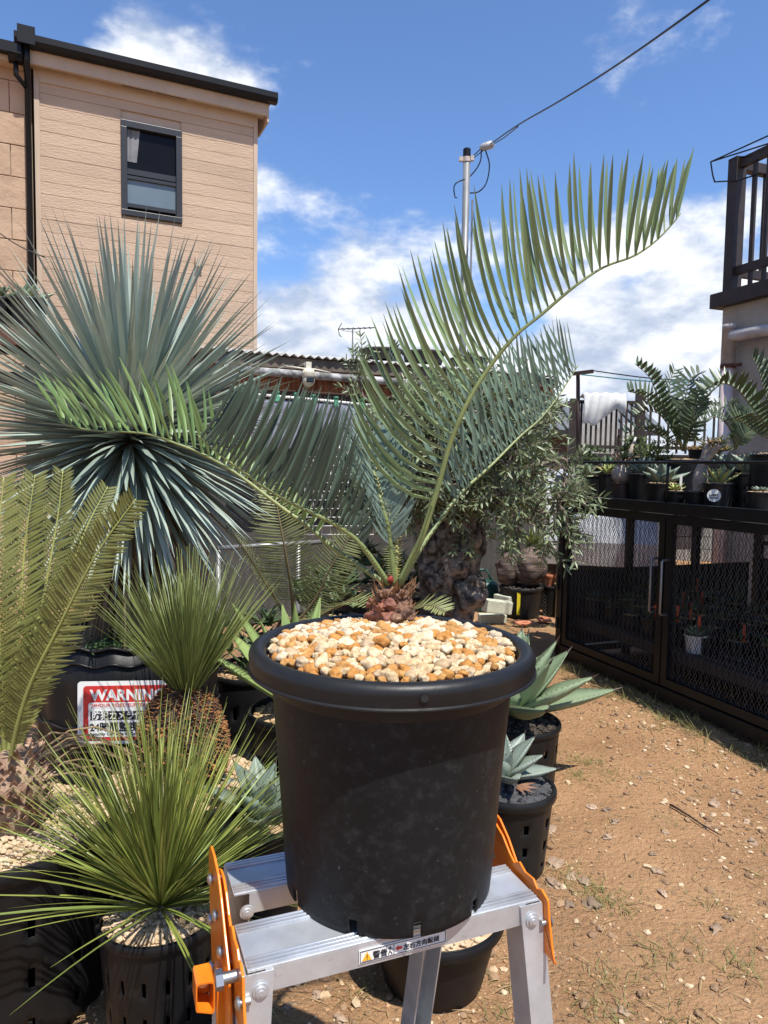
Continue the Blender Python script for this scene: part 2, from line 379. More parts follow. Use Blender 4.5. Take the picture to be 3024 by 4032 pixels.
# weeds and dry grass on the ground
GRASS = mat('weed_grass', (0.15, 0.175, 0.045), (0.33, 0.26, 0.11), scale=3, rough=0.6, transl=0.3)
mb = MB()
def tuft(x, y, n, h, spread=0.05):
    for _ in range(n):
        a = rnd.random()*6.28; q = V((x+rnd.gauss(0, spread), y+rnd.gauss(0, spread), 0)); q.z = gz(q.x, q.y)
        d = V((math.cos(a)*rnd.uniform(.2, 1.3), math.sin(a)*rnd.uniform(.2, 1.3), 1)); l_ = h*rnd.uniform(.4, 1.1)
        pts = leafpath(q, d, l_, V((math.cos(a), math.sin(a), -1.0))*rnd.uniform(.2, 1.2), 4)
        mb.blade(pts, [0.0028, 0.0024, 0.0016, 0.0004], V((-math.sin(a), math.cos(a), 0)), 0.1)
fdir = V((-0.35, 0.937, 0)).normalized(); GP = V((1.745, 4.40, 0)); fnrm = V((-fdir.y, fdir.x, 0))
for i in range(95):
    t = rnd.uniform(-1.3, 1.0); q = GP + fdir*t + fnrm*abs(rnd.gauss(0.08, 0.10)); tuft(q.x, q.y, rnd.randint(6, 20), 0.12, 0.03)
for x, y, n, h in ((2330, 3010, 60, .05), (2290, 3060, 50, .06), (2250, 2990, 40, .06), (2370, 2740, 90, .06), (2450, 2760, 50, .05), (2400, 3050, 40, .05), (2230, 3450, 60, .05), (2340, 3520, 80, .05), (2420, 3550, 60, .05), (2350, 3850, 50, .07), (2600, 3750, 40, .09), (2550, 3800, 30, .08), (2300, 3960, 50, .07),
                   (2850, 3800, 40, .08), (2950, 3870, 40, .08), (2980, 3000, 40, .06), (1900, 3680, 60, .06), (1400, 3900, 60, .06), (1330, 3800, 30, .05), (500, 4000, 60, .06), (700, 3990, 40, .06), (2100, 2480, 60, .1), (2200, 2470, 50, .1), (1950, 2480, 60, .1), (2150, 2560, 50, .08), (2000, 3960, 40, .07), (2680, 4010, 60, .07), (2450, 4000, 60, .08), (2800, 3560, 30, .06)):
    p = onz(x, y); tuft(p.x, p.y, int(n*(.6 if y > 3600 else 1.3)), h*.9, 0.045 if y > 2700 else .12)
for _ in range(420):
    x, y = rnd.uniform(-1.2, 2.1), rnd.uniform(1.4, 4.8)
    if rnd.random() < dens(x, y)*1.2: tuft(x, y, rnd.randint(1, 5), 0.05, 0.03)
build('weeds', mb, GRASS, kind='stuff', label='sparse green weeds and grass growing in the dirt', cat='grass')
mb = MB()
for _ in range(2200):
    x, y = rnd.uniform(-1.2, 2.1), rnd.uniform(1.4, 4.6)
    if rnd.random() > dens(x, y)+.1: continue
    a = rnd.random()*6.28; l_ = rnd.uniform(.02, .09); q = V((x, y, gz(x, y)+.004)); e = q+V((math.cos(a), math.sin(a), rnd.uniform(0, .2)))*l_; e.z = max(e.z, gz(e.x, e.y)+.003)
    mb.blade([q, (q+e)/2+V((0, 0, .004)), e], [.001, .003, .0008], V((-math.sin(a), math.cos(a), 0)), 0.2)
build('dry_straw', mb, mat('straw', (0.42, 0.31, 0.15), (0.26, 0.17, 0.08), rough=0.8), kind='stuff', label='bits of dry straw lying on the dirt', cat='straw')

# ------------------------------------------------------------------ step ladder
e1 = V((0.929, 0.369, 0)).normalized(); e2 = V((-e1.y, e1.x, 0)); ez = V((0, 0, 1))
LO = V((-0.176, 0.919, 0.81)); LL = 0.466
def LP(k, s, z): return LO + e1*k + e2*s + ez*z
lad = thing('step_ladder', 'folding aluminium step ladder with orange hinge brackets carrying the big black pot', 'ladder', LP(LL/2, 0.13, -0.81))
AX = (e1, e2, ez)
def step(name, s0, dep, k0=0.0, k1=LL, z=0.0, parent=lad):
    mb = MB(); mb.box(LP((k0+k1)/2, s0+dep/2, z-0.002), (k1-k0, dep, 0.004), AX)
    st = addmod_bevel(build(name, mb, ALU, parent, smooth=False), 0.001)
    for i, q in enumerate((0.006, 0.0135, 0.021, dep-0.021, dep-0.0135, dep-0.006)):
        r_ = MB(); r_.tube([LP(k0+.002, s0+q, z+0.0012), LP(k1-.002, s0+q, z+0.0014)], 0.0023, 6); build('tread_rib', r_, ALU, st)
    for sgn, s_ in ((-1, s0+0.0015), (1, s0+dep-0.0015)):
        r_ = MB(); r_.box(LP((k0+k1)/2, s_, z-0.0205), (k1-k0-0.05, 0.003, 0.033), AX); build('apron', r_, ALU, st, smooth=False)
    return st
fs = step('front_step', 0.0, 0.104)
step('rear_step', 0.178, 0.095, 0.012, LL-0.03)
step('lower_rear_tread', 0.30, 0.06, -0.02, LL-0.02, -0.50)
step('lower_front_tread', -0.05, 0.06, -0.02, LL+0.02, -0.50)
def leg(name, top, dirn, wk, ds, sgn, length=0.82):
    """open channel: a face across the ladder and a web along it"""
    mb = MB(); a = V(top); b = a + dirn*length; dn = (b-a).normalized()
    x = e1; y = e2
    def q(p, k, s): return p + x*k + y*s
    prof = [(0, 0), (wk, 0), (wk, ds*sgn), (wk-.0025, ds*sgn), (wk-.0025, .0025*sgn), (.0025, .0025*sgn), (.0025, ds*sgn), (0, ds*sgn)]
    ra = [q(a, k, s) for k, s in prof]; rb = [q(b, k, s) for k, s in prof]
    mb.grid([ra, rb], True)
    mb.f.append(tuple(range(8))); mb.f.append(tuple(range(8, 16)))
    return build(name, mb, ALU, lad, smooth=False)
leg('leg', LP(-0.004, -0.003, -0.005), (-e1*0.075-e2*0.10-ez), 0.040, 0.055, 1)
leg('leg', LP(LL-0.036, -0.003, -0.005), (e1*0.075-e2*0.10-ez), 0.040, 0.055, 1)
leg('leg', LP(0.012, 0.276, -0.005), (-e1*0.03+e2*0.22-ez), 0.040, 0.055, -1)
leg('leg', LP(LL-0.07, 0.276, -0.005), (e1*0.0+e2*0.22-ez), 0.040, 0.055, -1)
for k, s, z, sg in ((0.017, -0.005, -0.028, -1), (LL-0.016, -0.005, -0.028, -1), (0.032, 0.174, -0.03, -1)):
    mb = MB(); c = LP(k, s, z)
    for rr_, d0, d1 in ((0.0115, 0, 0.003), (0.0075, 0.003, 0.006), (0.004, .006, .0075)): mb.tube([c-e2*d0, c-e2*d1], rr_, 18)
    build('rivet', mb, ALU, lad, angle=40)
# orange hinge brackets at both ends
def plate(k, outline, name='hinge_bracket', th=0.004):
    mb = MB(); mb.poly([LP(k, s, z) for s, z in outline], e1, th)
    return addmod_bevel(build(name, mb, ORANGE, lad, smooth=False), 0.0012)
inner = [(-0.052, -0.36), (-0.046, -0.10), (-0.018, -0.02), (-0.014, 0.004), (0.004, 0.012), (0.016, 0.006), (0.028, 0.016), (0.052, 0.014), (0.070, 0.022), (0.085, 0.012), (0.10, 0.020), (0.125, 0.040), (0.15, 0.050), (0.175, 0.048), (0.20, 0.036), (0.215, 0.012), (0.20, -0.03), (0.15, -0.06), (0.09, -0.075), (0.04, -0.12), (0.0, -0.2), (-0.02, -0.36)]
plate(-0.008, inner)
short = lambda ol, zc: [(s if z > zc else s+.012, max(z, zc)) for s, z in ol]
plate(LL+0.008, short(inner, -.085))
outer = [(0.01, -0.42), (0.02, -0.14), (0.05, -0.03), (0.085, 0.0), (0.12, 0.035), (0.15, 0.056), (0.19, 0.064), (0.225, 0.062), (0.245, 0.045), (0.245, 0.01), (0.23, -0.06), (0.20, -0.16), (0.17, -0.18), (0.13, -0.10), (0.09, -0.09), (0.06, -0.16), (0.05, -0.42)]
plate(-0.016, outer); plate(LL+0.017, short(outer, -.07))
for s, z, k in ((0.20, 0.02, -0.020), (0.15, -0.01, -0.020), (0.10, -0.035, -0.020), (0.205, -0.05, -0.020), (0.19, -0.12, -0.020), (-0.01, -0.035, -0.012)):
    for end, base in ((-1, 0.0), (1, LL)):
        mb = MB(); kk = k if end < 0 else LL-k
        mb.tube([LP(kk, s, z), LP(kk+end*0.001, s, z), LP(kk+end*0.004, s, z), LP(kk+end*.0065, s, z)], [0.007, 0.0095, 0.0085, 0.004], 14); mb.tube([LP(kk-end*.014, s, z), LP(kk, s, z)], .0055, 10)
        build('bolt', mb, STEEL, lad, angle=40)
# locking pin and lever on the near end
mb = MB(); mb.tube([LP(-0.030, 0.02, -0.017), LP(-0.002, 0.02, -0.017)], 0.008, 14); mb.tube([LP(-0.040, 0.02, -0.017), LP(-0.030, 0.02, -0.017)], 0.0135, 6); build('locking_pin', mb, STEEL, lad, angle=40)
mb = MB(); ring = []
for cx_, cz_, a0 in ((-0.034, -0.066, 0), (-0.056, -0.064, 90), (-0.056, -0.104, 180), (-0.034, -0.112, 270)):
    for q_ in range(4): a = rad(a0+q_*30); ring.append((cx_+.006*math.cos(a), cz_+.006*math.sin(a)))
n_ = len(ring); cxm, czm = -.045, -.087
ring = [(cxm+(k-cxm)*.8, czm+(z-czm)*.85) for k, z in ring]
rows_ = [[LP(k, s_, z) for k, z in R_] for s_, R_ in ((.082, ring), (.122, ring), (.122, [(cxm+(k-cxm)*.84, czm+(z-czm)*.9) for k, z in ring]), (.082, [(cxm+(k-cxm)*.84, czm+(z-czm)*.9) for k, z in ring]))]
mb.grid(rows_+[rows_[0]], True); mb.box(LP(-.0455, .124, -.087), (.022, .003, .044), AX)
lv = build('locking_lever', mb, ORANGE, lad, smooth=False)
mb = MB(); mb.box(LP(-.018, .100, -.25), (.018, .012, .38), AX); addmod_bevel(build('lever_strip', mb, ORANGE, lv, smooth=False), .002)
mb = MB(); mb.tube([LP(-.045, .118, -.082), LP(-.045, .108, -.082)], .008, 14); build('lever_bolt', mb, STEEL, lv, angle=40)
# warning label on the front apron
LW = mat('label_white', (0.78, 0.77, 0.73), rough=0.4)
lb = MB(); lb.box(LP(0.2305, -0.0012, -0.0205), (0.140, 0.0012, 0.0205), AX)
lab = build('warning_label', lb, LW, lad, smooth=False, label='white warning sticker with yellow triangle and red arrow')
def LQ(k, s, z): return LP(k-0.0445, s, z)
def lmark(k0, k1, z0, z1, m_, name):
    b = MB(); b.box(LQ((k0+k1)/2, -0.0022, (z0+z1)/2), (k1-k0, 0.0006, z1-z0), AX); build(name, b, m_, lab, smooth=False)
for a in ((0.2065, 0.3435, -0.0125, -0.0119), (0.2065, 0.3435, -0.0291, -0.0285), (0.2065, 0.2072, -0.029, -0.012), (0.3428, 0.3435, -0.029, -0.012), (0.2468, 0.2474, -0.029, -0.012), (0.2588, 0.2594, -0.029, -0.012)): lmark(*a, BLACKI, 'frame_line')
b = MB(); b.poly([LQ(0.2095, -0.0022, -0.027), LQ(0.2245, -0.0022, -0.027), LQ(0.217, -0.0022, -0.0140)], e2, 0.0006); build('hazard_triangle', b, mat('hazard_yellow', (0.85, 0.45, 0.03), rough=0.4), lab, smooth=False)
lmark(0.2163, 0.2177, -0.0240, -0.0180, BLACKI, 'exclamation'); lmark(0.2163, 0.2177, -0.0262, -0.0250, BLACKI, 'exclamation')
text_part('警告', 0.0115, LQ(0.226, -0.0025, -0.0255), e1, ez, BLACKI, lab, bold=0.0002)
b = MB(); b.poly([LQ(0.2615, -0.0022, -0.0205), LQ(0.2665, -0.0022, -0.0245), LQ(0.2665, -0.0022, -0.0225), LQ(0.272, -0.0022, -0.0225), LQ(0.272, -0.0022, -0.0185), LQ(0.2665, -0.0022, -0.0185), LQ(0.2665, -0.0022, -0.0165)], e2, 0.0006); build('red_arrow', b, RED, lab, smooth=False)
b = MB(); b.tube([LQ(.253, -.0022, -.0150), LQ(.2532, -.0022, -.0165)], .0011, 8)
for p_ in (((.2532, -.0168), (.2525, -.0220)), ((.2525, -.022), (.2555, -.0245)), ((.2555, -.0245), (.2560, -.0275)), ((.2525, -.022), (.2505, -.0265)), ((.253, -.018), (.2495, -.0165)), ((.253, -.018), (.2570, -.0195))): b.tube([LQ(p_[0][0], -.0022, p_[0][1]), LQ(p_[1][0], -.0022, p_[1][1])], .0006, 5)
build('falling_figure', b, BLACKI, lab)
text_part('左右方向転倒', 0.0098, LQ(0.274, -0.0025, -0.0248), e1, ez, BLACKI, lab, bold=0.0001)

# ------------------------------------------------------------------ the big black pot
PC = V((0.0165, 1.155, 0.8125))
HP = 0.3945; RT, RB = 0.200, 0.170
pot = thing('plant_pot', 'large scuffed black plastic pot with thick rolled rim on the step ladder', 'pot', PC)
mb = MB(); n = 180
prof = [(RB, 0), (RB+0.0005, 0.008), (RB+0.0015, 0.016), (RB+0.002, 0.024), (RB+0.0035, 0.04), (RB+0.006, 0.08), (RB+0.012, 0.16), (RB+0.018, 0.24), (RB+0.024, 0.31), (RT-0.001, 0.365), (RT, 0.378)]
slots = [int(n*(a/360)) for a in (250, 283, 318, 210, 20, 90, 140)]
def skip(i, j): return i < 3 and any(j in (s, s+1) for s in slots)
ra = rad(213); 
def wob(u, i):     # a moulded vertical ridge line
    a = u*2*math.pi; d = abs((a-ra+math.pi) % (2*math.pi)-math.pi)
    return 1+0.006*math.exp(-(d/0.012)**2)
mb.lathe(PC, prof, n, skip, wob)
o = build('pot_body', mb, POTMAIN, pot, angle=50)
so = o.modifiers.new('wall', 'SOLIDIFY'); so.thickness = 0.0035; so.offset = -1
mb = MB(); rim = []
cr, cz, rr = 0.2185, HP-0.0145, 0.0145
for i in range(20):
    a = rad(-75 + 290*i/19); rim.append((cr+math.cos(a)*rr*(0.96), cz+math.sin(a)*rr*1.0))
rim = [(RT-0.001, cz-0.0235), (RT+0.0320, cz-0.0230), (RT+0.0345, cz-0.0215), (RT+0.0345, cz-0.0195), (RT+0.0315, cz-0.0175)] + [(cr+math.cos(rad(a))*rr, cz+math.sin(rad(a))*rr) for a in range(-10, 181, 12)] + [(cr-rr, cz-.012), (RT-0.004, cz-0.05)]
mb.lathe(PC, rim, 120); build('rolled_rim', mb, BLACKP, pot, angle=45)
mb = MB(); hp = at(1672, 2746, 0.925); hd = V((hp.x-PC.x, hp.y-PC.y, 0)).normalized(); hc = V((PC.x, PC.y, PC.z+cz-0.003)) + hd*(cr+rr*0.975)
mb.tube([hc-hd*0.002, hc+hd*0.0016], 0.0070, 20); mb2 = MB(); mb2.tube([hc, hc+hd*0.0024], 0.0052, 16)
ho = build('rim_hole', mb, BLACKM, pot, angle=40); build('hole_bore', mb2, NIGHT, ho, angle=40)
mb = MB(); mb.lathe(PC, [(0.0, 0.02), (RB-0.004, 0.02)], 48); build('pot_floor', mb, NIGHT, pot)

# pumice top dressing
ZS = PC.z+HP-0.010; RS = cr-rr-0.001
dress = thing('pumice_top_dressing', 'cream and orange pumice stones filling the big black pot', 'gravel', (PC.x, PC.y, ZS))
def mound(x, y):
    d = math.hypot(x, y)/RS; return 0.016*(1-d*d)
pts = []; k = 0
while len(pts) < 620 and k < 60000:
    k += 1
    a = rnd.random()*6.283; d = RS*math.sqrt(rnd.random())*0.965; x, y = d*math.cos(a), d*math.sin(a); r = rnd.choice((0.0065, 0.0075, 0.009, 0.0105, 0.0125))
    if d+r > RS: continue
    if y > 0.05 and abs(x-0.0) < 0.03 and False: continue
    if all((x-q[0])**2+(y-q[1])**2 > ((r+q[2])*0.80)**2 for q in pts): pts.append((x, y, r))
svar = []
for i in range(14):
    m_ = MB(); m_.stone((0, 0, 0), 1.0, 2, squash=0.78, seed=i*3.7, rough=0.30); me = bpy.data.meshes.new('stone'); me.from_pydata([tuple(q) for q in m_.v], [], m_.f); me.polygons.foreach_set('use_smooth', [True]*len(me.polygons)); me.set_sharp_from_angle(angle=rad(70)); me.materials.append(PUMP); svar.append(me)
pts.sort(key=lambda q: q[1])
prear = [MB(), MB()]
for i_, (x, y, r) in enumerate(pts):
    if i_ >= 300: prear[int(rnd.random() < .42)].stone((PC.x+x, PC.y+y, ZS+mound(x, y)+r*.25), r*1.1, 2, squash=.8, rough=.30); continue
    o = bpy.data.objects.new('stone', svar[rnd.randrange(14)]); col.objects.link(o); o.parent = dress
    o.location = (x, y, mound(x, y)+r*0.25+rnd.uniform(-.003, .004)); o.scale = (r*rnd.uniform(1.0, 1.35), r*rnd.uniform(.9, 1.1), r*rnd.uniform(.95, 1.25)); o.rotation_euler = (rnd.uniform(-.5, .5), rnd.uniform(-.5, .5), rnd.random()*6.28)
for m_, c_, c2_ in ((prear[0], (0.72, 0.61, 0.44), (0.52, 0.42, 0.29)), (prear[1], (0.54, 0.29, 0.10), (0.40, 0.20, 0.07))): build('rear_stones', m_, mat('rear_pumice'+str(c_[0]), c_, c2_, scale=25, rough=.95, bump=.5, bscale=220, spec=.1), dress, kind='stuff', angle=70)
mb = MB()
for i in range(1500):
    a = rnd.random()*6.283; d = RS*math.sqrt(rnd.random())*0.985; x, y = d*math.cos(a), d*math.sin(a)
    mb.stone((PC.x+x, PC.y+y, ZS+mound(x, y)-rnd.uniform(.008, .018)), rnd.uniform(.004, .008), 1)
build('small_pumice', mb, PUMICE, dress, smooth=False, kind='stuff')
mb = MB(); mb.lathe(V((PC.x, PC.y, ZS)), [(0, .002), (RS*.5, -.004), (RS, -.018)], 40); build('soil', mb, SOIL, dress)
# ------------------------------------------------------------------ fronds
def frond(plant, ctrl, n, Lf, wid, m_leaf, m_rach, adax, vang=35, lean=0.35, bend=V((0, 0, 0.6)), t0=0.25, t1=1.0, r0=0.006, r1=0.0012, single=True, spines=0, seg=7, jit=0.06, twist=0.0, stuff_name='leaflets', kk=1.0, gap=0.0):
    path = spline(ctrl, 60)
    mb = MB(); mb.tube(path, [r0+(r1-r0)*i/59 for i in range(60)], 8)
    if spines:                                  # reduced, thorn-like leaflets on the leaf stalk
        for i in range(spines):
            t = t0*(0.06+0.94*i/spines); j = t*59; k = int(j); p = path[k].lerp(path[k+1], j-k); T = (path[k+1]-path[k]).normalized()
            A = (adax-T*adax.dot(T)).normalized(); S = T.cross(A)
            for sg in (-1, 1):
                d = (S*sg + A*0.25 + T*0.15).normalized(); l_ = rnd.uniform(.006, .011)*(1+1.2*i/spines)
                mb.tube([p+d*r0*.5, p+d*(r0*.5+l_*.5)+T*.0006, p+d*(r0*.5+l_)+T*.002], [.0013, .0008, .0001], 5, cap=False)
    fr = build('frond', mb, m_rach, plant, org=path[0])
    allmb = MB(); shapes = []
    for i in range(n):
        t = t0+(t1-t0)*(i+0.3)/n; j = min(58.99, t*59); k = int(j); p = path[k].lerp(path[k+1], j-k); T = (path[min(k+2, 59)]-path[max(k-1, 0)]).normalized()
        A = (adax-T*adax.dot(T)).normalized(); S = T.cross(A)
        for sg in (-1, 1):
            if gap and rnd.random() < gap: continue
            u = (t-t0)/(t1-t0); l_ = Lf(u)*rnd.uniform(.88, 1.06)
            va = rad(vang+rnd.gauss(0, 3)); ln = lean(u) if callable(lean) else lean
            d0 = A*math.cos(va)+S*sg*math.sin(va)+T*(ln+rnd.gauss(0, jit)); d0.normalize()
            b = (bend(u, sg) if callable(bend) else bend) + V((rnd.gauss(0, jit), rnd.gauss(0, jit), rnd.gauss(0, jit)*.5))
            pp = p+T*rnd.uniform(-.5, .5)*l_*.01+S*sg*r1*.8
            pts = leafpath(pp, d0, l_, b, seg, kk)
            W = [wid*x for x in ((.45, .85, 1, 1, .95, .72, .06) if seg == 7 else (.5, .95, 1, .75, .05))]
            tw = twist+rnd.gauss(0, .2); side = (T*math.cos(tw)+S*sg*math.sin(tw)).normalized()
            if single:
                m_ = MB(); m_.blade(pts, W, side, 0.12); build('leaflet', m_, m_leaf, fr, org=pp)
            else: allmb.blade(pts, W, side, 0.12)
    if not single: build(stuff_name, allmb, m_leaf, fr, kind='stuff')
    return fr

LEAFG = mat('cycad_leaf_green', (0.240, 0.319, 0.137), (0.182, 0.254, 0.117), scale=3, rough=0.42, rnd_v=0.2, rnd_h=0.018, transl=0.28, spec=0.45, spots=[((0.33, 0.30, 0.12), 7, 0.66, 0.08)])
LEAFB = mat('cycad_leaf_blue', (0.156, 0.227, 0.163), (0.111, 0.169, 0.124), scale=3, rough=0.45, rnd_v=0.18, rnd_h=0.012, transl=0.2, spec=0.45)
LEAFE = mat('cycad_leaf_pale_blue', (0.19, 0.26, 0.215), (0.14, 0.20, 0.165), scale=3, rough=0.5, transl=0.15, spec=0.3)
LEAFC = mat('cycad_leaf_shaded', (0.098, 0.144, 0.098), (0.069, 0.103, 0.075), scale=3, rough=0.5, rnd_v=0.2, rnd_h=0.012, transl=0.15, spec=0.3)  # shaded side of the front left frond, darkened in the leaf colour
LEAFY = mat('cycad_leaf_sunlit', (0.240, 0.360, 0.120), (0.180, 0.276, 0.096), scale=3, rough=0.42, rnd_v=0.2, rnd_h=0.015, transl=0.3, spec=0.45)  # sun on the rear left frond, lightened in the leaf colour
RACH = mat('leaf_stalk', (0.22, 0.25, 0.08), (0.14, 0.18, 0.07), scale=20, rough=0.45, spots=[((0.25, 0.16, 0.06), 25, 0.62, 0.1)])
CB = onz(1543, 2440, ZS+0.015)
cyc = thing('cycad', 'blue-green cycad with arching feather fronds growing from the big pot', 'plant', CB)
top = CB + V((0.004, 0, 0.070))
D0 = top.y
def FP(lst): return [at(x, y, D0+d) for x, y, d in lst]
bell = lambda a, b, c: (lambda u: a+(b-a)*min(1, u*3.2) if u < .3125 else b+(c-b)*((u-.3125)/.6875)**1.6)
# tall frond arching up to the right
fA = frond(cyc, FP([(1570, 2300, 0), (1625, 2190, -.01), (1663, 2110, -.02), (1721, 1929, -.03), (1769, 1756, -.04), (1837, 1592, -.05), (1919, 1457, -.05), (2029, 1322, -.06), (2136, 1235, -.06), (2261, 1129, -.07), (2377, 1052, -.07), (2492, 1010, -.08), (2575, 955, -.08), (2640, 890, -.08), (2680, 840, -.08)]),
      44, lambda u: 0.25+.02*u if u < .35 else 0.256-0.155*((u-.35)/.65)**1.5, 0.0068, LEAFG, RACH, V((-0.75, -0.1, 0.65)), vang=15, jit=.035, lean=lambda u: -0.25+1.9*u if u < .3 else 0.32-0.10*u+1.3*max(0, u-.82)/.18, bend=lambda u, s: V((0.16+.1*u, 0.0, 1.15-.7*max(0, u-.82)/.18+1.0*max(0, .3-u)/.3)), gap=.03, t0=0.20, r0=0.0065, spines=20, twist=0.25)
# second frond leaning right, behind
fB = frond(cyc, FP([(1578, 2300, .01), (1650, 2170, .03), (1721, 2064, .06), (1817, 1939, .10), (1933, 1833, .15), (2049, 1717, .20), (2126, 1650, .23), (2203, 1553, .27), (2275, 1440, .31)]),
      32, bell(.20, .225, .12), 0.0074, LEAFB, RACH, V((-0.45, -0.2, 0.87)), vang=15, lean=0.12, bend=V((0.05, 0, 0.5)), t0=0.30, r0=0.005, spines=14)
# two fronds reaching left
fC = frond(cyc, FP([(1530, 2300, .0), (1447, 2177, -.02), (1387, 2110, -.03), (1303, 2056, -.04), (1218, 2014, -.05), (1122, 1966, -.06), (1038, 1917, -.07), (941, 1845, -.08), (851, 1779, -.09), (780, 1715, -.10)]),
      40, lambda u: .05+.16*min(1, u/.3) if u < .3 else .21-.075*((u-.3)/.7)**1.5, 0.0066, LEAFC, RACH, V((0.5, -0.1, 0.86)), vang=17, jit=.04, lean=0.06, bend=V((0.06, 0, 0.8)), t0=0.22, r0=0.006, spines=14)
fD = frond(cyc, FP([(1522, 2302, .01), (1393, 2213, .02), (1303, 2152, .03), (1218, 2074, .04), (1122, 2008, .05), (971, 1893, .06), (881, 1833, .07), (778, 1779, .08), (700, 1749, .08), (589, 1711, .09), (485, 1700, .09), (388, 1697, .10), (298, 1683, .10), (229, 1660, .10)]),
      34, lambda u: (.05 if u < .2 else .07+.09*min(1, (u-.2)/.3)) if u < .5 else .16-.055*((u-.5)/.5)**2, 0.0072, LEAFY, RACH, V((0.25, 0.15, 0.95)), vang=28, lean=lambda u: 0.05+0.75*u, bend=lambda u, s: V((-0.1-.3*u, 0, 0.35)), t0=0.22, r0=0.0055, spines=16, twist=0.3)
# foreshortened middle frond leaning away, and one more beside it
fE = frond(cyc, FP([(1552, 2300, .01), (1532, 2104, .0), (1508, 2002, .0), (1484, 1911, .02), (1466, 1827, .05), (1447, 1718, .10)]),
      34, bell(.07, .13, .09), 0.0068, LEAFE, RACH, V((0.1, -0.6, 0.8)), vang=52, lean=0.75, bend=V((0, 0.05, 0.55)), t0=0.24, r0=0.006, spines=16, single=False)
fF = frond(cyc, FP([(1556, 2300, .02), (1562, 2140, .06), (1544, 2056, .10), (1520, 1984, .15), (1490, 1900, .21), (1480, 1800, .30)]),
      26, bell(.08, .12, .08), 0.007, LEAFB, mat('yellow_stalk', (0.34, 0.29, 0.06), rough=0.5), V((0.1, -0.6, 0.8)), vang=50, lean=0.8, bend=V((0, 0.05, 0.5)), t0=0.5, r0=0.0045, spines=30, single=False)
# scaly stem
CAU = mat('caudex_bark', (0.25, 0.13, 0.075), (0.09, 0.045, 0.03), scale=60, rough=0.8, bump=0.6, bscale=120, spots=[((0.42, 0.27, 0.16), 50, 0.60, 0.08)])
CAUR = mat('caudex_red_scale', (0.27, 0.095, 0.05), (0.15, 0.055, 0.035), scale=60, rough=0.65, bump=0.2, bscale=90)
mb = MB(); v_, f_ = ico()[3]
mb.add([CB + V((p.x*.039*(1+.18*noise.noise(p*4)), p.y*.036*(1+.18*noise.noise(p*4)), .022+p.z*.038*(1+.15*noise.noise(p*3)))) for p in v_], f_)
build('caudex', mb, CAU, cyc)
for x, y, z, r in ((-.022, -.026, .030, .0125), (-.008, -.034, .034, .0115), (.014, -.033, .018, .018), (-.028, -.016, .012, .016), (-.006, -.036, .010, .015), (.027, -.022, .026, .012), (.004, -.030, .050, .009), (-.02, -.02, .05, .009), (.03, -.01, .008, .013), (-.036, 0, .03, .012), (.02, -.02, .052, .009)):
    m_ = MB(); m_.stone(CB+V((x*.95, y*.95, z)), r*1.05, 3, squash=0.8, rough=.5); build('stem_scale', m_, CAUR if z < .04 and x < .0 else CAU, cyc)
mb = MB()
for i in range(120):
    a = rnd.random()*6.28; r = rnd.uniform(.018, .040); q = CB+V((math.cos(a)*r, math.sin(a)*r, rnd.uniform(.004, .066))); d = V((math.cos(a)*.6, math.sin(a)*.6, 1))
    mb.blade(leafpath(q, d, rnd.uniform(.012, .028), V((math.cos(a), math.sin(a), .2))*rnd.uniform(-.6, .9), 4), [.006, .006, .004, .0008], V((-math.sin(a), math.cos(a), 0)), .3)
build('dry_scales', mb, mat('dry_scale', (0.34, 0.19, 0.09), (0.16, 0.07, 0.035), scale=30, rough=0.8, transl=.1), cyc, kind='stuff')
mb = MB(); mb.stone(CB+V((-.004, -.006, .076)), .006, 2, squash=1.1, rough=.4); build('red_bud', mb, mat('red_bud', (0.30, 0.03, 0.02), (0.12, 0.015, 0.01), scale=60, rough=.7, bump=.4), cyc)

# ------------------------------------------------------------------ generic pots
def gravel(parent, c, R, z, n, rr, m_, name='gravel', dome=0.01, sub=0):
    mb = MB()
    mb.lathe(V((c.x, c.y, z)), [(0, dome-.004), (R*.6, dome*.5-.004), (R, -.004)], 28)
    for i in range(n):
        a = rnd.random()*6.283; d = R*math.sqrt(rnd.random())*.97; mb.stone((c.x+d*math.cos(a), c.y+d*math.sin(a), z+dome*(1-(d/R)**2)), rnd.uniform(*rr), sub, rough=.4)
    return build(name, mb, m_, parent, smooth=False, kind='stuff')
def potparts(root, c, rt, rb, h, m_=BLACKP, rim=0.012, slots=0, lip=True, nseg=64, band=True):
    """tapered body with a moulded rim; slots: rows of openings down the sides"""
    c = V(c); rows = 18; prof = [(rb+(rt-rb)*i/rows, h*i/rows) for i in range(rows+1)]
    mb = MB()
    if slots:
        per = nseg//slots
        def sk(i, j): return j % per == 0 and (i % 5) in (1, 2) and 1 < i < rows-3
        def wb(u, i): return 1.0+(0.012 if (int(u*nseg) % per) in (per-2, per-1, 1, 2) and i < rows-2 else 0)
    else: sk = wb = None
    mb.lathe(c, prof, nseg, sk, wb)
    o = build('pot_body', mb, m_, root, angle=40); s_ = o.modifiers.new('wall', 'SOLIDIFY'); s_.thickness = max(.002, rt*.018); s_.offset = -1
    mb = MB(); q = rim
    mb.lathe(c, [(rt-.001, h-q*2.2), (rt+q*.55, h-q*2.1), (rt+q*.75, h-q*1.6), (rt+q*.75, h-q*.5), (rt+q*.5, h-q*.05), (rt-q*.05, h), (rt-q*.35, h-q*.25), (rt-q*.4, h-q*2)], nseg)
    build('pot_rim', mb, m_, root, angle=50)
    mb = MB(); mb.lathe(c, [(0, .01), (rb*.98, .01)], 24); build('pot_floor', mb, NIGHT, root)

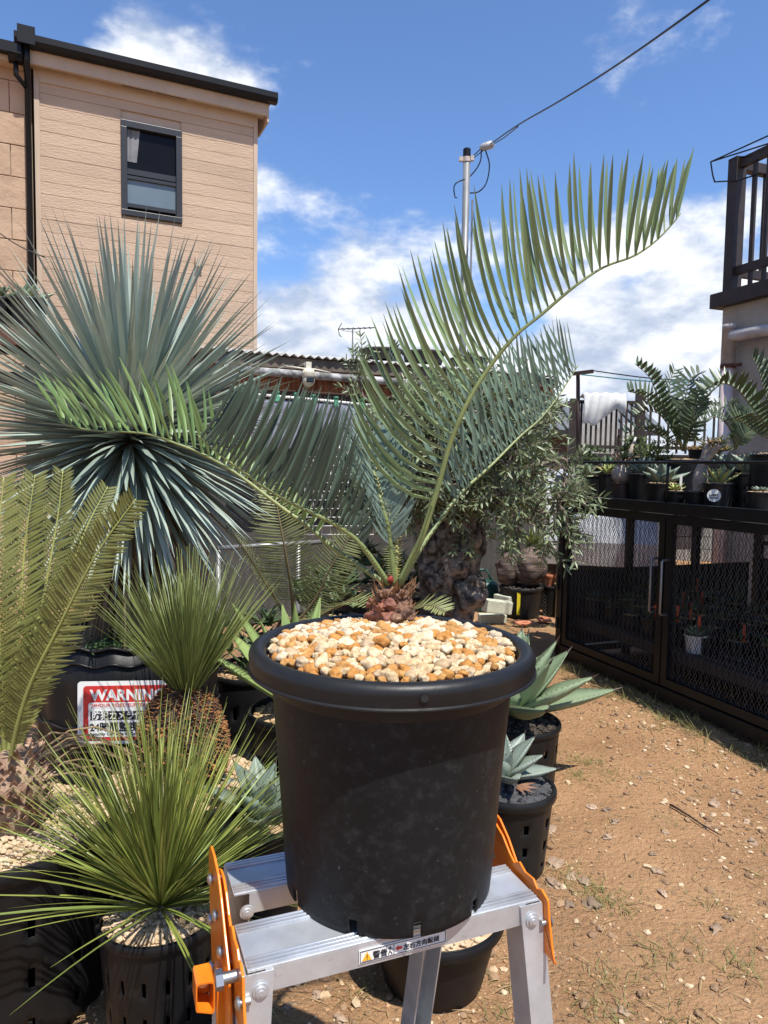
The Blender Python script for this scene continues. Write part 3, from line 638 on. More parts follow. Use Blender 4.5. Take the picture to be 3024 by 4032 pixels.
# ------------------------------------------------------------------ blue yucca on the left
YLEAF = mat('yucca_leaf', (0.330, 0.390, 0.324), (0.228, 0.288, 0.240), scale=4, rough=0.5, rnd_v=0.22, rnd_h=0.015, transl=0.12, spots=[((0.30, 0.33, 0.18), 2.0, 0.64, 0.1)])
YDRY = mat('dry_yucca_leaf', (0.36, 0.26, 0.15), (0.17, 0.11, 0.06), scale=6, rough=0.85, rnd_v=.3, transl=.1)
YB = at(510, 2500, 2.9); YC = at(512, 1735, 2.9)
YP = V((YB.x, YB.y, 0))
yuc = thing('yucca', 'tall blue-grey yucca with a round head of stiff blade leaves', 'plant', YB)
tp = [YB+(YC-YB)*t for t in (0, .25, .5, .75, 1.0)]
mb = MB(); mb.tube(tp, [.085, .08, .085, .09, .06], 16); build('trunk', mb, mat('fibrous_trunk', (0.20, 0.13, 0.08), (0.08, 0.05, 0.03), scale=20, rough=.95, bump=.8, stretch=(1, 1, .2)), yuc)
mb = MB()
for i in range(520):
    a = rnd.random()*6.283; t = rnd.uniform(.05, .97); q = YB.lerp(YC, t)+V((math.cos(a)*.075, math.sin(a)*.075, 0)); l_ = rnd.uniform(.18, .5)
    d = V((math.cos(a)*.45, math.sin(a)*.45, -.6)); pts = leafpath(q, d, min(l_, (q.z-YB.z)*1.05+.02), V((0, 0, -1.6)), 5)
    mb.blade(pts, [.012, .014, .012, .008, .001], V((-math.sin(a), math.cos(a), rnd.uniform(-.4, .4))), .2)
build('dead_leaf_skirt', mb, YDRY, yuc, kind='stuff')
NY = 900; ylist = []
for i in range(NY):
    f = (i+.5)/NY; el = math.asin(1-1.86*f); a = i*2.39996+rnd.gauss(0, .05)
    d = V((math.cos(el)*math.cos(a), math.cos(el)*math.sin(a), math.sin(el)))
    up = max(0, d.z); dn = max(0, -d.z)
    l_ = (.57+.27*up+.10*dn)*rnd.uniform(.9, 1.06)
    ylist.append((d, l_))
ylist.sort(key=lambda q: q[0].y)                # the half turned to the viewer shows largest
mbm = MB()
for i, (d, l_) in enumerate(ylist):
    dn = max(0, -d.z); q = YC+d*.03+V((0, 0, -.05*dn))
    pts = leafpath(q, d, l_, V((0, 0, -(.06+.42*dn+.08*(1-abs(d.z))))) + V((rnd.gauss(0, .04), rnd.gauss(0, .04), rnd.gauss(0, .04))), 6, 1.3)
    W = [.015, .021, .025, .022, .0125, .0006]; sv = d.cross(V((0, 0, 1))); sv = sv if sv.length > .05 else V((1, 0, 0)); sv = (sv.normalized()+V((rnd.gauss(0, .25), rnd.gauss(0, .25), rnd.gauss(0, .25)))).normalized()
    if i < 300: m_ = MB(); m_.blade(pts, W, sv, .16); build('leaf', m_, YLEAF, yuc, org=q)
    else: mbm.blade(pts, W, sv, .16)
build('rear_leaves', mbm, YLEAF, yuc, kind='stuff')
yp = thing('planter', 'wide black plastic planter ring with a wavy rim under the yucca', 'pot', YP)
YH = YB.z+.03
mb = MB(); prof = [(.335, 0), (.34, YH*.2), (.345, YH*.5), (.35, YH*.8), (.352, YH)]
def ywob(u, i): return 1+.018*math.sin(u*2*math.pi*17)*(.35+.65*i/4)+.01*math.sin(u*2*math.pi*5+1)
mb.lathe(YP, prof, 170, None, ywob); o = build('planter_wall', mb, BLACKP2, yp); s_ = o.modifiers.new('wall', 'SOLIDIFY'); s_.thickness = .005
for zz, rr_ in ((YH, .006), (YH-.06, .005), (YH-.30, .005)):
    mb = MB(); P_ = [V((YP.x+math.cos(2*math.pi*k/170)*(.353)*ywob(k/170, 4)*1.008, YP.y+math.sin(2*math.pi*k/170)*(.353)*ywob(k/170, 4)*1.008, zz+.008*math.sin(k*.63))) for k in range(171)]; mb.tube(P_, rr_, 6); build('wire_ring', mb, BLACKP, yp)
gravel(yp, YP, .335, YH-.045, 700, (.006, .014), PUMICE, 'gravel')
mb = MB()
def leafy(mb, q, n, l0, wd, up=1.0, droop=.8):
    for i in range(n):
        a = rnd.random()*6.283; d = V((math.cos(a), math.sin(a), up*rnd.uniform(.5, 1.6))); l_ = l0*rnd.uniform(.5, 1.1)
        mb.blade(leafpath(q+V((rnd.gauss(0, .01), rnd.gauss(0, .01), 0)), d, l_, V((math.cos(a)*.3, math.sin(a)*.3, -droop)), 5), [wd*.5, wd, wd*.9, wd*.6, wd*.05], V((-math.sin(a), math.cos(a), 0)), .15)
for x, y in ((400, 2590), (450, 2570), (520, 2560), (340, 2600), (470, 2600), (380, 2550), (560, 2590)): leafy(mb, onz(x, y-20, YH-.04), 14, .13, .012)
build('weeds', mb, mat('weed_leaf', (0.10, 0.17, 0.06), (0.06, 0.11, 0.04), rough=.5, transl=.25), yp, kind='stuff')

# warning sign hung on the planter
SD = 2.52
s_tl, s_tr, s_bl = at(306, 2684, SD), at(676, 2664, SD+.012), at(306, 2931, SD-.02)
SX = (s_tr-s_tl).normalized(); SY = (s_tl-s_bl); SH = SY.length; SY.normalize(); SX = (SX-SY*SX.dot(SY)).normalized(); SN = SX.cross(SY); SWd = (s_tr-s_tl).length*1.02
sg = thing('warning_sign', 'white and red surveillance warning sign hanging on the black planter', 'sign', s_bl)
def SP(u, v, d=0.0): return s_bl+SX*u*SWd+SY*v*SH+SN*d
def rrect(u0, v0, u1, v1, r, d, th, m_, name, parent=sg):
    pts = []
    for cx, cy, a0 in ((u1*SWd-r, v1*SH-r, 0), (u0*SWd+r, v1*SH-r, 90), (u0*SWd+r, v0*SH+r, 180), (u1*SWd-r, v0*SH+r, 270)):
        for k in range(6): a = rad(a0+k*18); pts.append(s_bl+SX*(cx+r*math.cos(a))+SY*(cy+r*math.sin(a))+SN*d)
    mb = MB(); mb.poly(pts, SN, th); return build(name, mb, m_, parent, smooth=False)
LWS = mat('sign_white', (0.74, 0.74, 0.73), (0.68, 0.68, 0.67), rough=.35)
rrect(0, 0, 1, 1, .012, 0, .003, LWS, 'board')
rrect(.06, .055, .955, .93, .012, .0022, .0008, RED, 'red_border')
rrect(.115, .115, .90, .62, .006, .0032, .0008, LWS, 'white_panel')
text_part('WARNING', SH*.235, SP(.135, .70, .003), SX, SY, LWS, sg, bold=.0020, width=SWd*.78)
rrect(.115, .575, .90, .665, .008, .0038, .0006, LWS, 'caption_band')
text_part('24HOUR VIDEO SURVEILLANCE', SH*.075, SP(.14, .595, .0045), SX, SY, RED, sg, bold=.0003, width=SWd*.74)
rrect(.135, .385, .89, .525, .001, .0040, .0006, BLACKI, 'black_band')
text_part('防犯カメラ作動中', SH*.145, SP(.15, .405, .0048), SX, SY, LWS, sg, bold=.0006, width=SWd*.70)
text_part('24時間監視', SH*.16, SP(.13, .215, .0042), SX, SY, BLACKI, sg, bold=.0010, width=SWd*.50)
text_part('Security Cameras in Operation', SH*.06, SP(.13, .145, .0042), SX, SY, BLACKI, sg, bold=.0003, width=SWd*.62)

# ------------------------------------------------------------------ grass tree with a shaggy round stem
XB = at(720, 3120, 2.28); XB = V((XB.x, XB.y, .47-.03))
XP = V((XB.x, XB.y, 0))
xp = thing('plant_pot', 'low black pot of pale gravel holding the shaggy brown grass tree stem', 'pot', XP)
potparts(xp, XP, .27, .24, .46, BLACKP2, .012)
gravel(xp, XP, .262, .435, 1500, (.005, .011), WCHIP, 'gravel', dome=.02, sub=0)
xan = thing('grass_tree', 'small grass tree with round shaggy brown stem and upright needle leaves', 'plant', XB)
XT = at(735, 2700, 2.28)
mb = MB(); v_, f_ = ico()[3]; Hs = XT.z-XB.z; Rx = .150
prof = [(.8, 0), (1.0, .18), (1.02, .4), (.93, .62), (.74, .8), (.48, .93), (.30, 1.0)]
mb.lathe(XB, [(Rx*r*.93, Hs*z) for r, z in prof]+[(0, Hs*1.02)], 32); XBARK = mat('burnt_leaf_bases', (0.055, 0.028, 0.016), (0.02, 0.012, 0.008), scale=30, rough=.9)
build('stem_core', mb, XBARK, xan)
mb = MB()
for i in range(3600):
    z = rnd.random(); a = rnd.random()*6.283; k = 0
    while k < len(prof)-2 and prof[k+1][1] < z: k += 1
    f = (z-prof[k][1])/(prof[k+1][1]-prof[k][1]); r = Rx*(prof[k][0]+(prof[k+1][0]-prof[k][0])*f)*.93
    q = XB+V((math.cos(a)*r, math.sin(a)*r, Hs*z)); d = V((math.cos(a), math.sin(a), .35-.5*(1-z)+rnd.gauss(0, .25))); sv = V((-math.sin(a), math.cos(a), rnd.gauss(0, .2)))
    mb.blade(leafpath(q-d*.004, d, rnd.uniform(.010, .020), V((0, 0, rnd.gauss(0, .3))), 3), [rnd.uniform(.006, .011), .007, .003], sv, .25)
build('leaf_base_scales', mb, mat('leaf_base_scales', (0.32, 0.135, 0.04), (0.07, 0.03, 0.015), scale=30, rough=.8, contrast=(.42, .62)), xan, kind='stuff')
XLEAF = mat('grass_tree_needle', (0.230, 0.270, 0.081), (0.149, 0.184, 0.057), scale=5, rough=.45, transl=.2, spots=[((0.40, 0.34, 0.16), 4, .64, .08)])
mb = MB()
for i in range(520):
    a = rnd.random()*6.283; sp_ = rnd.random()**.75; q = XT+V((math.cos(a)*.035*sp_, math.sin(a)*.035*sp_, -.02)); d = V((math.cos(a)*sp_*.72+rnd.gauss(0, .05), math.sin(a)*sp_*.72+rnd.gauss(0, .05), 1)); l_ = rnd.uniform(.27, .52)*(1-.12*sp_)
    pts = leafpath(q, d, l_, V((math.cos(a)*.22*sp_+rnd.gauss(0, .05), math.sin(a)*.22*sp_+rnd.gauss(0, .05), -.05*sp_)), 5)
    mb.blade(pts, [.0042, .0042, .0038, .0032, .0016], V((-math.sin(a), math.cos(a), rnd.gauss(0, .6))), .25)
build('needle_leaves', mb, XLEAF, xan, kind='stuff')

# ------------------------------------------------------------------ green tufted plant in the slotted pot, front left
DB = at(632, 3590, 1.76); DP = V((DB.x, DB.y, 0))
dp = thing('plant_pot', 'slotted black pot of gravel holding the green grassy tuft beside the ladder', 'pot', DP)
potparts(dp, DP, .150, .125, DB.z+.01, BLACKP2, .011, slots=16, nseg=96)
gravel(dp, DP, .142, DB.z-.012, 420, (.005, .0095), WCHIP, 'gravel', sub=1)
das = thing('tufted_plant', 'bright green spiky tuft of long narrow leaves in the slotted pot', 'plant', DB)
DLEAF = mat('tuft_leaf', (0.286, 0.330, 0.072), (0.187, 0.226, 0.050), scale=4, rough=.42, rnd_v=.25, rnd_h=.018, transl=.25)
ND = 298
for i in range(ND):
    f = (i+.5)/ND; el = math.asin(1-.92*f**1.25) if i % 21 else -.25; a = i*2.39996+rnd.gauss(0, .12)
    if math.sin(a) < -.25 and el < .65 and i % 21 and rnd.random() < .62: a = -a+rnd.gauss(0, .2)
    d = V((math.cos(el)*math.cos(a), math.cos(el)*math.sin(a), math.sin(el)+.12)); l_ = rnd.uniform(.44, .58)*(1.0 if d.z > 0 else .85)
    q = DB+V((math.cos(a)*.012, math.sin(a)*.012, .012+.02*(1-f)))
    dr = .15+.30*(1-max(0, d.z))**2 + (.5 if rnd.random() < .12 else 0)
    pts = leafpath(q, d, l_, V((rnd.gauss(0, .07), rnd.gauss(0, .07), -dr)), 7, 1.2)
    for p_ in pts: p_.z = max(p_.z, .03)
    sv = V((-math.sin(a), math.cos(a), rnd.gauss(0, .35)))
    m_ = MB(); m_.blade(pts, [.0062, .007, .0066, .0056, .0044, .003, .0005], sv, .12); build('leaf', m_, DLEAF, das, org=q)

mb = MB()
for i in range(170):
    a = rnd.random()*6.283; el = rad(rnd.uniform(38, 88)); d = V((math.cos(el)*math.cos(a), math.cos(el)*math.sin(a), math.sin(el))); pts = leafpath(DB+V((0, 0, .015)), d, rnd.uniform(.36, .56), V((rnd.gauss(0, .1), rnd.gauss(0, .1), -.16)), 6, 1.2)
    mb.blade(pts, [.006, .0066, .006, .005, .0034, .0005], V((-math.sin(a), math.cos(a), rnd.gauss(0, .4))), .12)
build('inner_leaves', mb, DLEAF, das, kind='stuff')
# ------------------------------------------------------------------ golden cycad at the left edge
GB = at(40, 3260, 1.92); GP0 = V((GB.x-.02, GB.y, 0))
GH = GB.z
gp = thing('planter', 'large dark slotted planter of pale gravel at the left edge', 'pot', GP0)
potparts(gp, GP0, .30, .27, GH+.03, BLACKP2, .018, slots=14, nseg=112)
gravel(gp, GP0, .285, GH-.005, 1500, (.005, .010), WCHIP, 'gravel', dome=.02)
gol = thing('cycad', 'golden olive cycad with upright stiff feather fronds at the left edge', 'plant', GB)
mb = MB(); v_, f_ = ico()[3]; GCt = at(50, 3130, 1.92); gr = .085
mb.add([GCt+V((p.x*gr*(1+.25*noise.noise(p*5)), p.y*gr*(1+.25*noise.noise(p*5)), -.01+p.z*.14*(1+.2*noise.noise(p*4)))) for p in v_], f_)
build('caudex', mb, mat('papery_bark', (0.44, 0.31, 0.21), (0.20, 0.11, 0.07), scale=14, rough=.9, bump=.8, bscale=40), gol)
mb = MB()
for i in range(240):
    a = rnd.random()*6.283; z = rnd.uniform(-.1, .13); r = gr*math.sqrt(max(.1, 1-(z/.15)**2))
    q = GCt+V((math.cos(a)*r, math.sin(a)*r, z)); mb.blade(leafpath(q, V((math.cos(a)*.8, math.sin(a)*.8, .8)), rnd.uniform(.02, .045), V((math.cos(a), math.sin(a), 0))*rnd.uniform(-.5, .8), 4), [.018, .02, .014, .003], V((-math.sin(a), math.cos(a), 0)), .3)
build('papery_scales', mb, mat('papery_scale', (0.52, 0.38, 0.27), (0.24, 0.12, 0.07), scale=25, rough=.9, transl=.1), gol, kind='stuff')
GLEAF = mat('golden_leaflet', (0.225, 0.23, 0.066), (0.16, 0.17, 0.05), scale=3, rough=.4, rnd_v=.16, transl=.22)
GRACH = mat('golden_stalk', (0.33, 0.34, 0.09), (0.24, 0.26, 0.08), rough=.45)
gb = GCt+V((0, 0, .12))
GBL = lambda lmax: (lambda u: lmax*(.45+.55*min(1, u*4))*(1-.55*max(0, (u-.55)/.45)**1.8))
def gfr(pts, lm, n, single, adax=V((.25, -.95, .1)), va=82):
    return frond(gol, pts, n, GBL(lm*.98), .0078, GLEAF, GRACH, adax, vang=va, lean=.72, bend=V((0, 0, .06)), t0=.10, r0=.007, r1=.0015, single=single, seg=5, jit=.05, twist=0, gap=.02)
gfr([gb+V((.0, -.02, -.04)), at(70, 2850, 1.86), at(125, 2682, 1.83), at(229, 2474, 1.80), at(333, 2266, 1.78), at(416, 2127, 1.77), at(535, 1965, 1.76)], .088, 80, True)
gfr([gb+V((-.01, 0, -.02)), at(60, 2600, 1.93), at(83, 2183+150, 1.95), at(95, 2183, 1.97), at(111, 2044, 1.98), at(139, 1868, 2.0)], .088, 69, True)
gfr([gb+V((.0, 0, -.02)), at(110, 2600, 1.98), at(160, 2400, 2.02), at(194, 2231, 2.05), at(229, 2023, 2.08), at(248, 1852, 2.1)], .075, 70, False)
gfr([gb+V((-.02, 0, -.02)), at(0, 2600, 1.88), at(-10, 2300, 1.88), at(-5, 2100, 1.9), at(15, 1880, 1.92)], .088, 74, False)
gfr([gb+V((.01, .01, -.02)), at(170, 2560, 2.05), at(260, 2300, 2.1), at(340, 2080, 2.15), at(425, 1915, 2.2)], .08, 66, False)
gfr([gb+V((-.03, 0, -.02)), at(-80, 2600, 1.85), at(-130, 2300, 1.85), at(-160, 2000, 1.88)], .088, 60, False)
mb = MB()
for i in range(13):                           # dead leaf stalks hanging beside the planter
    a = rnd.uniform(-1.4, .9); q = GCt+V((math.cos(a)*.07, .05+math.sin(a)*.07, rnd.uniform(0, .12))); mb.blade(leafpath(q, V((math.cos(a), rnd.uniform(.2, .8), .8)), rnd.uniform(.25, .42), V((.4, .1, -2.2)), 6), [.005, .006, .006, .005, .004, .001], V((0, 0, 1)), .3)
build('dead_leaves', mb, YDRY, gol, kind='stuff')
# ------------------------------------------------------------------ house on the left
HU = V((.909, .418, 0)).normalized(); HN = V((HU.y, -HU.x, 0)); HW = V((-2.72, 8.0, 0)); HAX = (HU, HN, V((0, 0, 1)))
def HPt(s, o, z): return HW+HU*s+HN*o+V((0, 0, z))
hou = thing('house', 'two-storey beige house with board siding, black gutter and one dark window', 'house', HPt(0, -2, 0))
SID = mat('beige_siding', (0.50, 0.37, 0.265), (0.44, 0.325, 0.23), scale=1.2, rough=.85, bump=.5, bscale=16, stretch=(1, 1, 5), rnd_v=.05, spec=.2, spots=[((0.40, 0.295, 0.21), .9, .60, .2)])
SIDP = mat('beige_trim', (0.48, 0.365, 0.265), (0.42, 0.32, 0.23), scale=3, rough=.7, spots=[((0.33, 0.21, 0.13), 9, .64, .1)])
STO = mat('beige_stone_panel', (0.49, 0.345, 0.235), (0.40, 0.275, 0.185), scale=2.5, rough=.9, bump=1.0, bscale=5, rnd_v=.06, spec=.2)
GUT = mat('black_gutter', (0.008, 0.008, 0.009), rough=.4, spec=.25)
FRM = mat('dark_bronze_frame', (0.022, 0.022, 0.024), rough=.4)
def hbox(name, s0, s1, o0, o1, z0, z1, m_, parent=hou, bev=0, **k):
    mb = MB(); mb.box(HPt((s0+s1)/2, (o0+o1)/2, (z0+z1)/2), (s1-s0, o1-o0, z1-z0), HAX); o = build(name, mb, m_, parent, smooth=False, **k)
    if bev: addmod_bevel(o, bev)
    return o
hbox('wall', -1.03, 1.27, -4.0, -.022, 0, 2.60, SIDP)
for s0, s1, z0, z1 in ((-1.03, -.185, 2.6, 5.62), (.428, 1.27, 2.6, 5.62), (-.185, .428, 2.6, 4.17), (-.185, .428, 5.14, 5.62)): hbox('wall', s0, s1, -.20, -.022, z0, z1, SIDP)
hbox('wall', 1.07, 1.27, -4.0, -.2, 2.6, 5.62, SIDP); hbox('wall', -1.03, 1.07, -4.0, -3.8, 2.6, 5.62, SIDP)
z = 2.60; bh = .1268
while z < 5.36:
    z1 = z+bh-.003; segs = [(-.985, 1.255)]
    if z1 > 4.17-.01 and z < 5.14+.01: segs = [(-.985, -.195), (.438, 1.255)]
    for a, b in segs: hbox('siding_board', a, b, -.020, rnd.uniform(-.001, .002), z, z1, SID, bev=.002)
    z += bh
hbox('corner_trim', 1.255, 1.300, -.05, .012, 0, 5.50, SIDP); hbox('corner_trim', -1.035, -.985, -.05, .012, 0, 5.50, SIDP)
hbox('frieze', -.985, 1.255, -.02, .016, 5.362, 5.50, SIDP)
sf = hbox('soffit', -1.12, 1.38, -.05, .105, 5.50, 5.53, SIDP); hbox('fascia', -1.12, 1.38, .105, .135, 5.468, 5.60, SIDP)
for a, b in ((.0, .33), (.35, .68)): hbox('vent_slot', a-.19, b-.19, .03, .06, 5.495, 5.4985, NIGHT, sf)
hbox('rake_end', 1.38, 1.40, -.3, .135, 5.40, 5.60, SIDP)
mb = MB(); pr = [(.137, 5.60), (.150, 5.592), (.215, 5.60), (.235, 5.64), (.235, 5.70), (.225, 5.70), (.222, 5.65), (.20, 5.615), (.15, 5.61), (.137, 5.62)]
mb.grid([[HPt(s, o_, z_) for o_, z_ in pr] for s in (-1.20, 1.48)], True); mb.f.append(tuple(range(10))); mb.f.append(tuple(range(10, 20))); build('gutter', mb, GUT, hou, smooth=False)
rf = hbox('roof', -1.2, 1.45, -4.2, .16, 5.66, 5.72, GUT)
for s_ in (-.95, -.2, .55, 1.3): hbox('snow_guard', s_-.04, s_+.04, .06, .13, 5.72, 5.745, GUT, rf)
mb = MB(); mb.tube([HPt(-1.09, .18, 5.60), HPt(-1.09, .17, 5.46), HPt(-1.09, .06, 5.34), HPt(-1.09, .06, 2.0), HPt(-1.09, .06, .1)], .030, 12); build('downpipe', mb, GUT, hou)
mb = MB(); mb.box(HPt(-1.09, .185, 5.68), (.16, .13, .17), HAX); build('rain_head', mb, GUT, hou, smooth=False)
mb = MB(); mb.box(HPt(-1.19, .13, 5.52), (.13, .11, .14), HAX, 1.15); mb.tube([HPt(-1.19, .13, 5.46), HPt(-1.19, .12, 5.33), HPt(-1.10, .07, 5.25)], .024, 10); build('rain_head', mb, GUT, hou)
# window
win = hbox('window', -.185, .428, -.10, -.085, 4.17, 5.14, NIGHT, label='dark sash window with a curtain behind the upper pane')
for a, b, c, d in ((-.20, .443, 5.085, 5.155), (-.20, .443, 4.155, 4.215), (-.20, -.135, 4.215, 5.085), (.378, .443, 4.215, 5.085)): hbox('frame', a, b, -.06, .022, c, d, FRM, win, .004)
hbox('sash_rail', -.135, .378, -.045, -.005, 4.60, 4.66, FRM, win); hbox('sash_rail', -.135, .378, -.03, .004, 4.55, 4.585, FRM, win); hbox('sash_rail', -.135, .378, -.03, .006, 4.25, 4.29, FRM, win)
GLS = mat('window_glass', (0.055, 0.075, 0.085), (0.045, 0.06, 0.07), rough=.06, spec=.8); SCR = mat('insect_screen_pane', (0.14, 0.18, 0.20), (0.11, 0.145, 0.165), scale=2, rough=.12, spec=.6)
hbox('pane', -.135, .378, -.035, -.030, 4.66, 5.085, mat('dark_glass', (0.006, 0.006, 0.007), rough=.25, spec=.15), win); hbox('pane', -.135, .378, -.028, -.022, 4.29, 4.55, SCR, win)
mb = MB(); rows = []
for i in range(9):
    rows.append([HPt(-.13+.012*j+.06*(1-i/8)*j/8*.6, -.026+.006*math.sin(j*2.0), 5.08-.34*i/8) for j in range(9)])
mb.grid(rows); build('curtain', mb, mat('grey_curtain', (0.20, 0.20, 0.21), rough=.9), win)
# stone-faced wing to the left
hbox('wall', -4.5, -1.06, -3, -.06, 0, 5.50, SIDP)
for r_ in range(18):
    z0 = 5.333-.317*(r_)-.311+.317
    s = -1.065; first = (.20 if r_ % 2 else .42)
    wds = [first]+[.72]*5
    for wd_ in wds:
        if z0 > 5.4 or z0 < -.1: break
        hbox('stone_panel', s-wd_+.006, s, -.058, -.03+rnd.uniform(-.003, .003), max(0, z0), min(5.45, z0+.311), STO, bev=.006); s -= wd_
hbox('eave', -4.6, -1.13, -.1, .12, 5.45, 5.52, SIDP); hbox('gutter', -4.6, -1.14, .125, .21, 5.50, 5.60, GUT); hbox('roof', -4.6, -1.205, -3, .15, 5.56, 5.61, GUT)
mb = MB(); a = HPt(-1.6, .1, 3.95); b = HPt(-.95, .2, 3.55); mb.tube([a.lerp(b, t/8)-V((0, 0, .06*math.sin(t/8*3.14))) for t in range(9)], .006, 6); build('cable', mb, GUT, hou)
mb = MB(); mb.box(HPt(.62, .03, 3.75), (.08, .05, .10), HAX); mb.tube([HPt(.62, .02, 3.7), HPt(.60, .02, 3.2), HPt(.55, .02, 2.6)], .012, 8); build('outlet_box', mb, SIDP, hou, smooth=False)

# ------------------------------------------------------------------ old shed with corrugated roof
SW = V((0, 7.0, 0))
def SPt(s, o, z): return SW+HU*s+HN*o+V((0, 0, z))
shed = thing('shed', 'low old shed with corrugated roof, rusty orange boards and grey fascia', 'shed', SPt(0, -1, 0))
def sbox(name, s0, s1, o0, o1, z0, z1, m_, parent=shed, **k):
    mb = MB(); mb.box(SPt((s0+s1)/2, (o0+o1)/2, (z0+z1)/2), (s1-s0, o1-o0, z1-z0), HAX); return build(name, mb, m_, parent, smooth=False, **k)
RUST = mat('rusty_orange_board', (0.42, 0.135, 0.045), (0.16, 0.05, 0.025), scale=5, rough=.85, stretch=(9, 9, 1.0), bump=.3, contrast=(.38, .6), spots=[((0.10, 0.055, 0.035), 14, .60, .1)])
FAS = mat('grey_fascia_wood', (0.17, 0.135, 0.10), (0.08, 0.06, 0.045), scale=6, rough=.9, bump=.3)
COR = mat('corrugated_grey', (0.42, 0.41, 0.39), (0.30, 0.29, 0.28), scale=4, rough=.7, bump=.1, spots=[((0.22, 0.20, 0.17), 8, .62, .1)])
mb = MB(); rows = []
for o_, z_ in ((.14, 2.462), (-.4, 2.54), (-2.6, 2.80)): rows.append([SPt(-1.7+i*.0195, o_, z_+.014*math.sin(i*math.pi/2*1.0)) for i in range(190)])
mb.grid(rows); o = build('corrugated_roof', mb, COR, shed); s_ = o.modifiers.new('t', 'SOLIDIFY'); s_.thickness = .006
sbox('fascia_board', -1.7, 2.0, .06, .10, 2.345, 2.44, FAS)
for i in range(30):
    s0 = -1.7+i*.124; sbox('wall_board', s0, s0+.120, -.03, rnd.uniform(-.004, .004), 2.165, 2.40, RUST)
sbox('rail_board', -1.7, 2.0, .0, .03, 2.085, 2.16, mat('dark_rail', (0.10, 0.05, 0.03), (0.04, 0.022, 0.015), scale=8, rough=.9))
sbox('back_wall', -1.7, 2.0, -2.6, -.06, 0, 2.40, mat('shed_shadow_wall', (0.06, 0.055, 0.05), rough=.9))  # dark colour put in for the shaded inside of the shed
mb = MB(); mb.tube([SPt(-1.6, .14, 2.297), SPt(.0, .14, 2.285), SPt(.6, .14, 2.28)], .036, 14); build('drain_pipe', mb, mat('dirty_white_pipe', (0.42, 0.41, 0.40), (0.10, 0.095, 0.09), scale=7, rough=.6, contrast=(.42, .58)), shed)
# plastic sheet clipped to a pipe
tarp = thing('plastic_sheet', 'grey plastic sheet clipped with green clips to a white pipe below the shed eave', 'sheet', SPt(-.2, .3, 1.3))
mb = MB(); mb.tube([SPt(-1.5, .30, 2.08), SPt(-.75, .30, 2.055), SPt(.0, .30, 2.02), SPt(.9, .30, 1.99)], .013, 10); build('pipe', mb, WHITE, tarp)
mb = MB(); rows = []
for i in range(14):
    z_ = 2.045-i*.032; rows.append([SPt(-1.5+j*.04, .30+.02*noise.noise(V((j*.25, i*.35, 2)))+.012*math.sin(j*.9+i*.2)*(i/13), z_-.045*(j/60)) for j in range(61)])
mb.grid(rows); build('sheet', mb, mat('grey_film', (0.30, 0.30, 0.35), (0.22, 0.22, 0.27), scale=2, rough=.3, transl=.15), tarp)
CLIP = mat('green_clip', (0.10, 0.36, 0.20), (0.07, 0.27, 0.15), rough=.4)
for x_ in (1090, 1165, 1235, 1322, 1425, 960):
    c = onpl(x_, 1560+(x_-1090)*.09, SPt(0, .30, 0), HN); mb = MB(); mb.box(c, (.048, .04, .045), HAX, .8); mb.box(c+V((0, 0, .035)), (.034, .05, .018), HAX); mb.box(c+V((0, 0, -.032))+HN*.01, (.04, .02, .03), HAX); addmod_bevel(build('clip', mb, CLIP, tarp, smooth=False), .004)
# white wire grid below the sheet
gr_ = thing('wire_grid', 'white wire grid panel standing in front of the shed', 'grid', at(1370, 2200, 5.9))
WIRE = mat('white_wire', (0.62, 0.62, 0.60), rough=.4)
for i in range(9): mb = MB(); mb.tube([at(1200+i*34, 1750, 5.9), at(1200+i*34, 2120, 5.9)], .005, 5); build('wire', mb, WIRE, gr_)
for i in range(11): mb = MB(); mb.tube([at(1200, 1765+i*34, 5.893), at(1472, 1765+i*34, 5.893)], .005, 5); build('wire', mb, WIRE, gr_)
# security camera under the eave
sc_c = onpl(1215, 1485, SPt(0, .26, 0), HN)
cm = thing('security_camera', 'cream dome security camera with two antennas under the shed eave', 'camera', sc_c+V((0, 0, .16)))
k = .00255
mb = MB(); mb.lathe(sc_c, [(0, .078), (.030, .076), (.048, .062), (.056, .040), (.058, .004), (.052, -.004)], 28); build('camera_housing', mb, CREAM, cm)
mb = MB(); v_, f_ = ico()[2]; mb.add([sc_c+V((p.x*.054, p.y*.054, -.03+p.z*.062)) for p in v_], f_); build('camera_ball', mb, CREAM, cm)
mb = MB(); fc = sc_c+HN*.046+V((0, 0, -.030)); mb.box(fc, (.070, .02, .042), HAX); addmod_bevel(build('lens_window', mb, mat('lens_black', (0.008, 0.008, 0.009), rough=.1), cm, smooth=False), .009, 3)
mb = MB(); mb.box(sc_c+V((0, 0, .105))-HN*.02, (.05, .05, .06), HAX); mb.box(sc_c+V((0, 0, .12))-HN*.10, (.06, .12, .02), HAX); build('mount', mb, CREAM, cm, smooth=False)
for sg_, dz in ((-1, .012), (1, -.018)): mb = MB(); mb.tube([sc_c+V((0, 0, .07))+HU*sg_*.03, sc_c+V((0, 0, .072))+HU*sg_*.06, sc_c+V((0, 0, .072+dz))+HU*sg_*.21], [.010, .008, .005], 10); build('antenna', mb, CREAM, cm)
for i in range(9):
    a = rad(-150+i*15); mb = MB(); c = sc_c+V((math.cos(a)*.0575, math.sin(a)*.0575, .022)); mb.tube([c, c+V((0, 0, .03))], .002, 5); build('cooling_fin', mb, CREAM, cm)

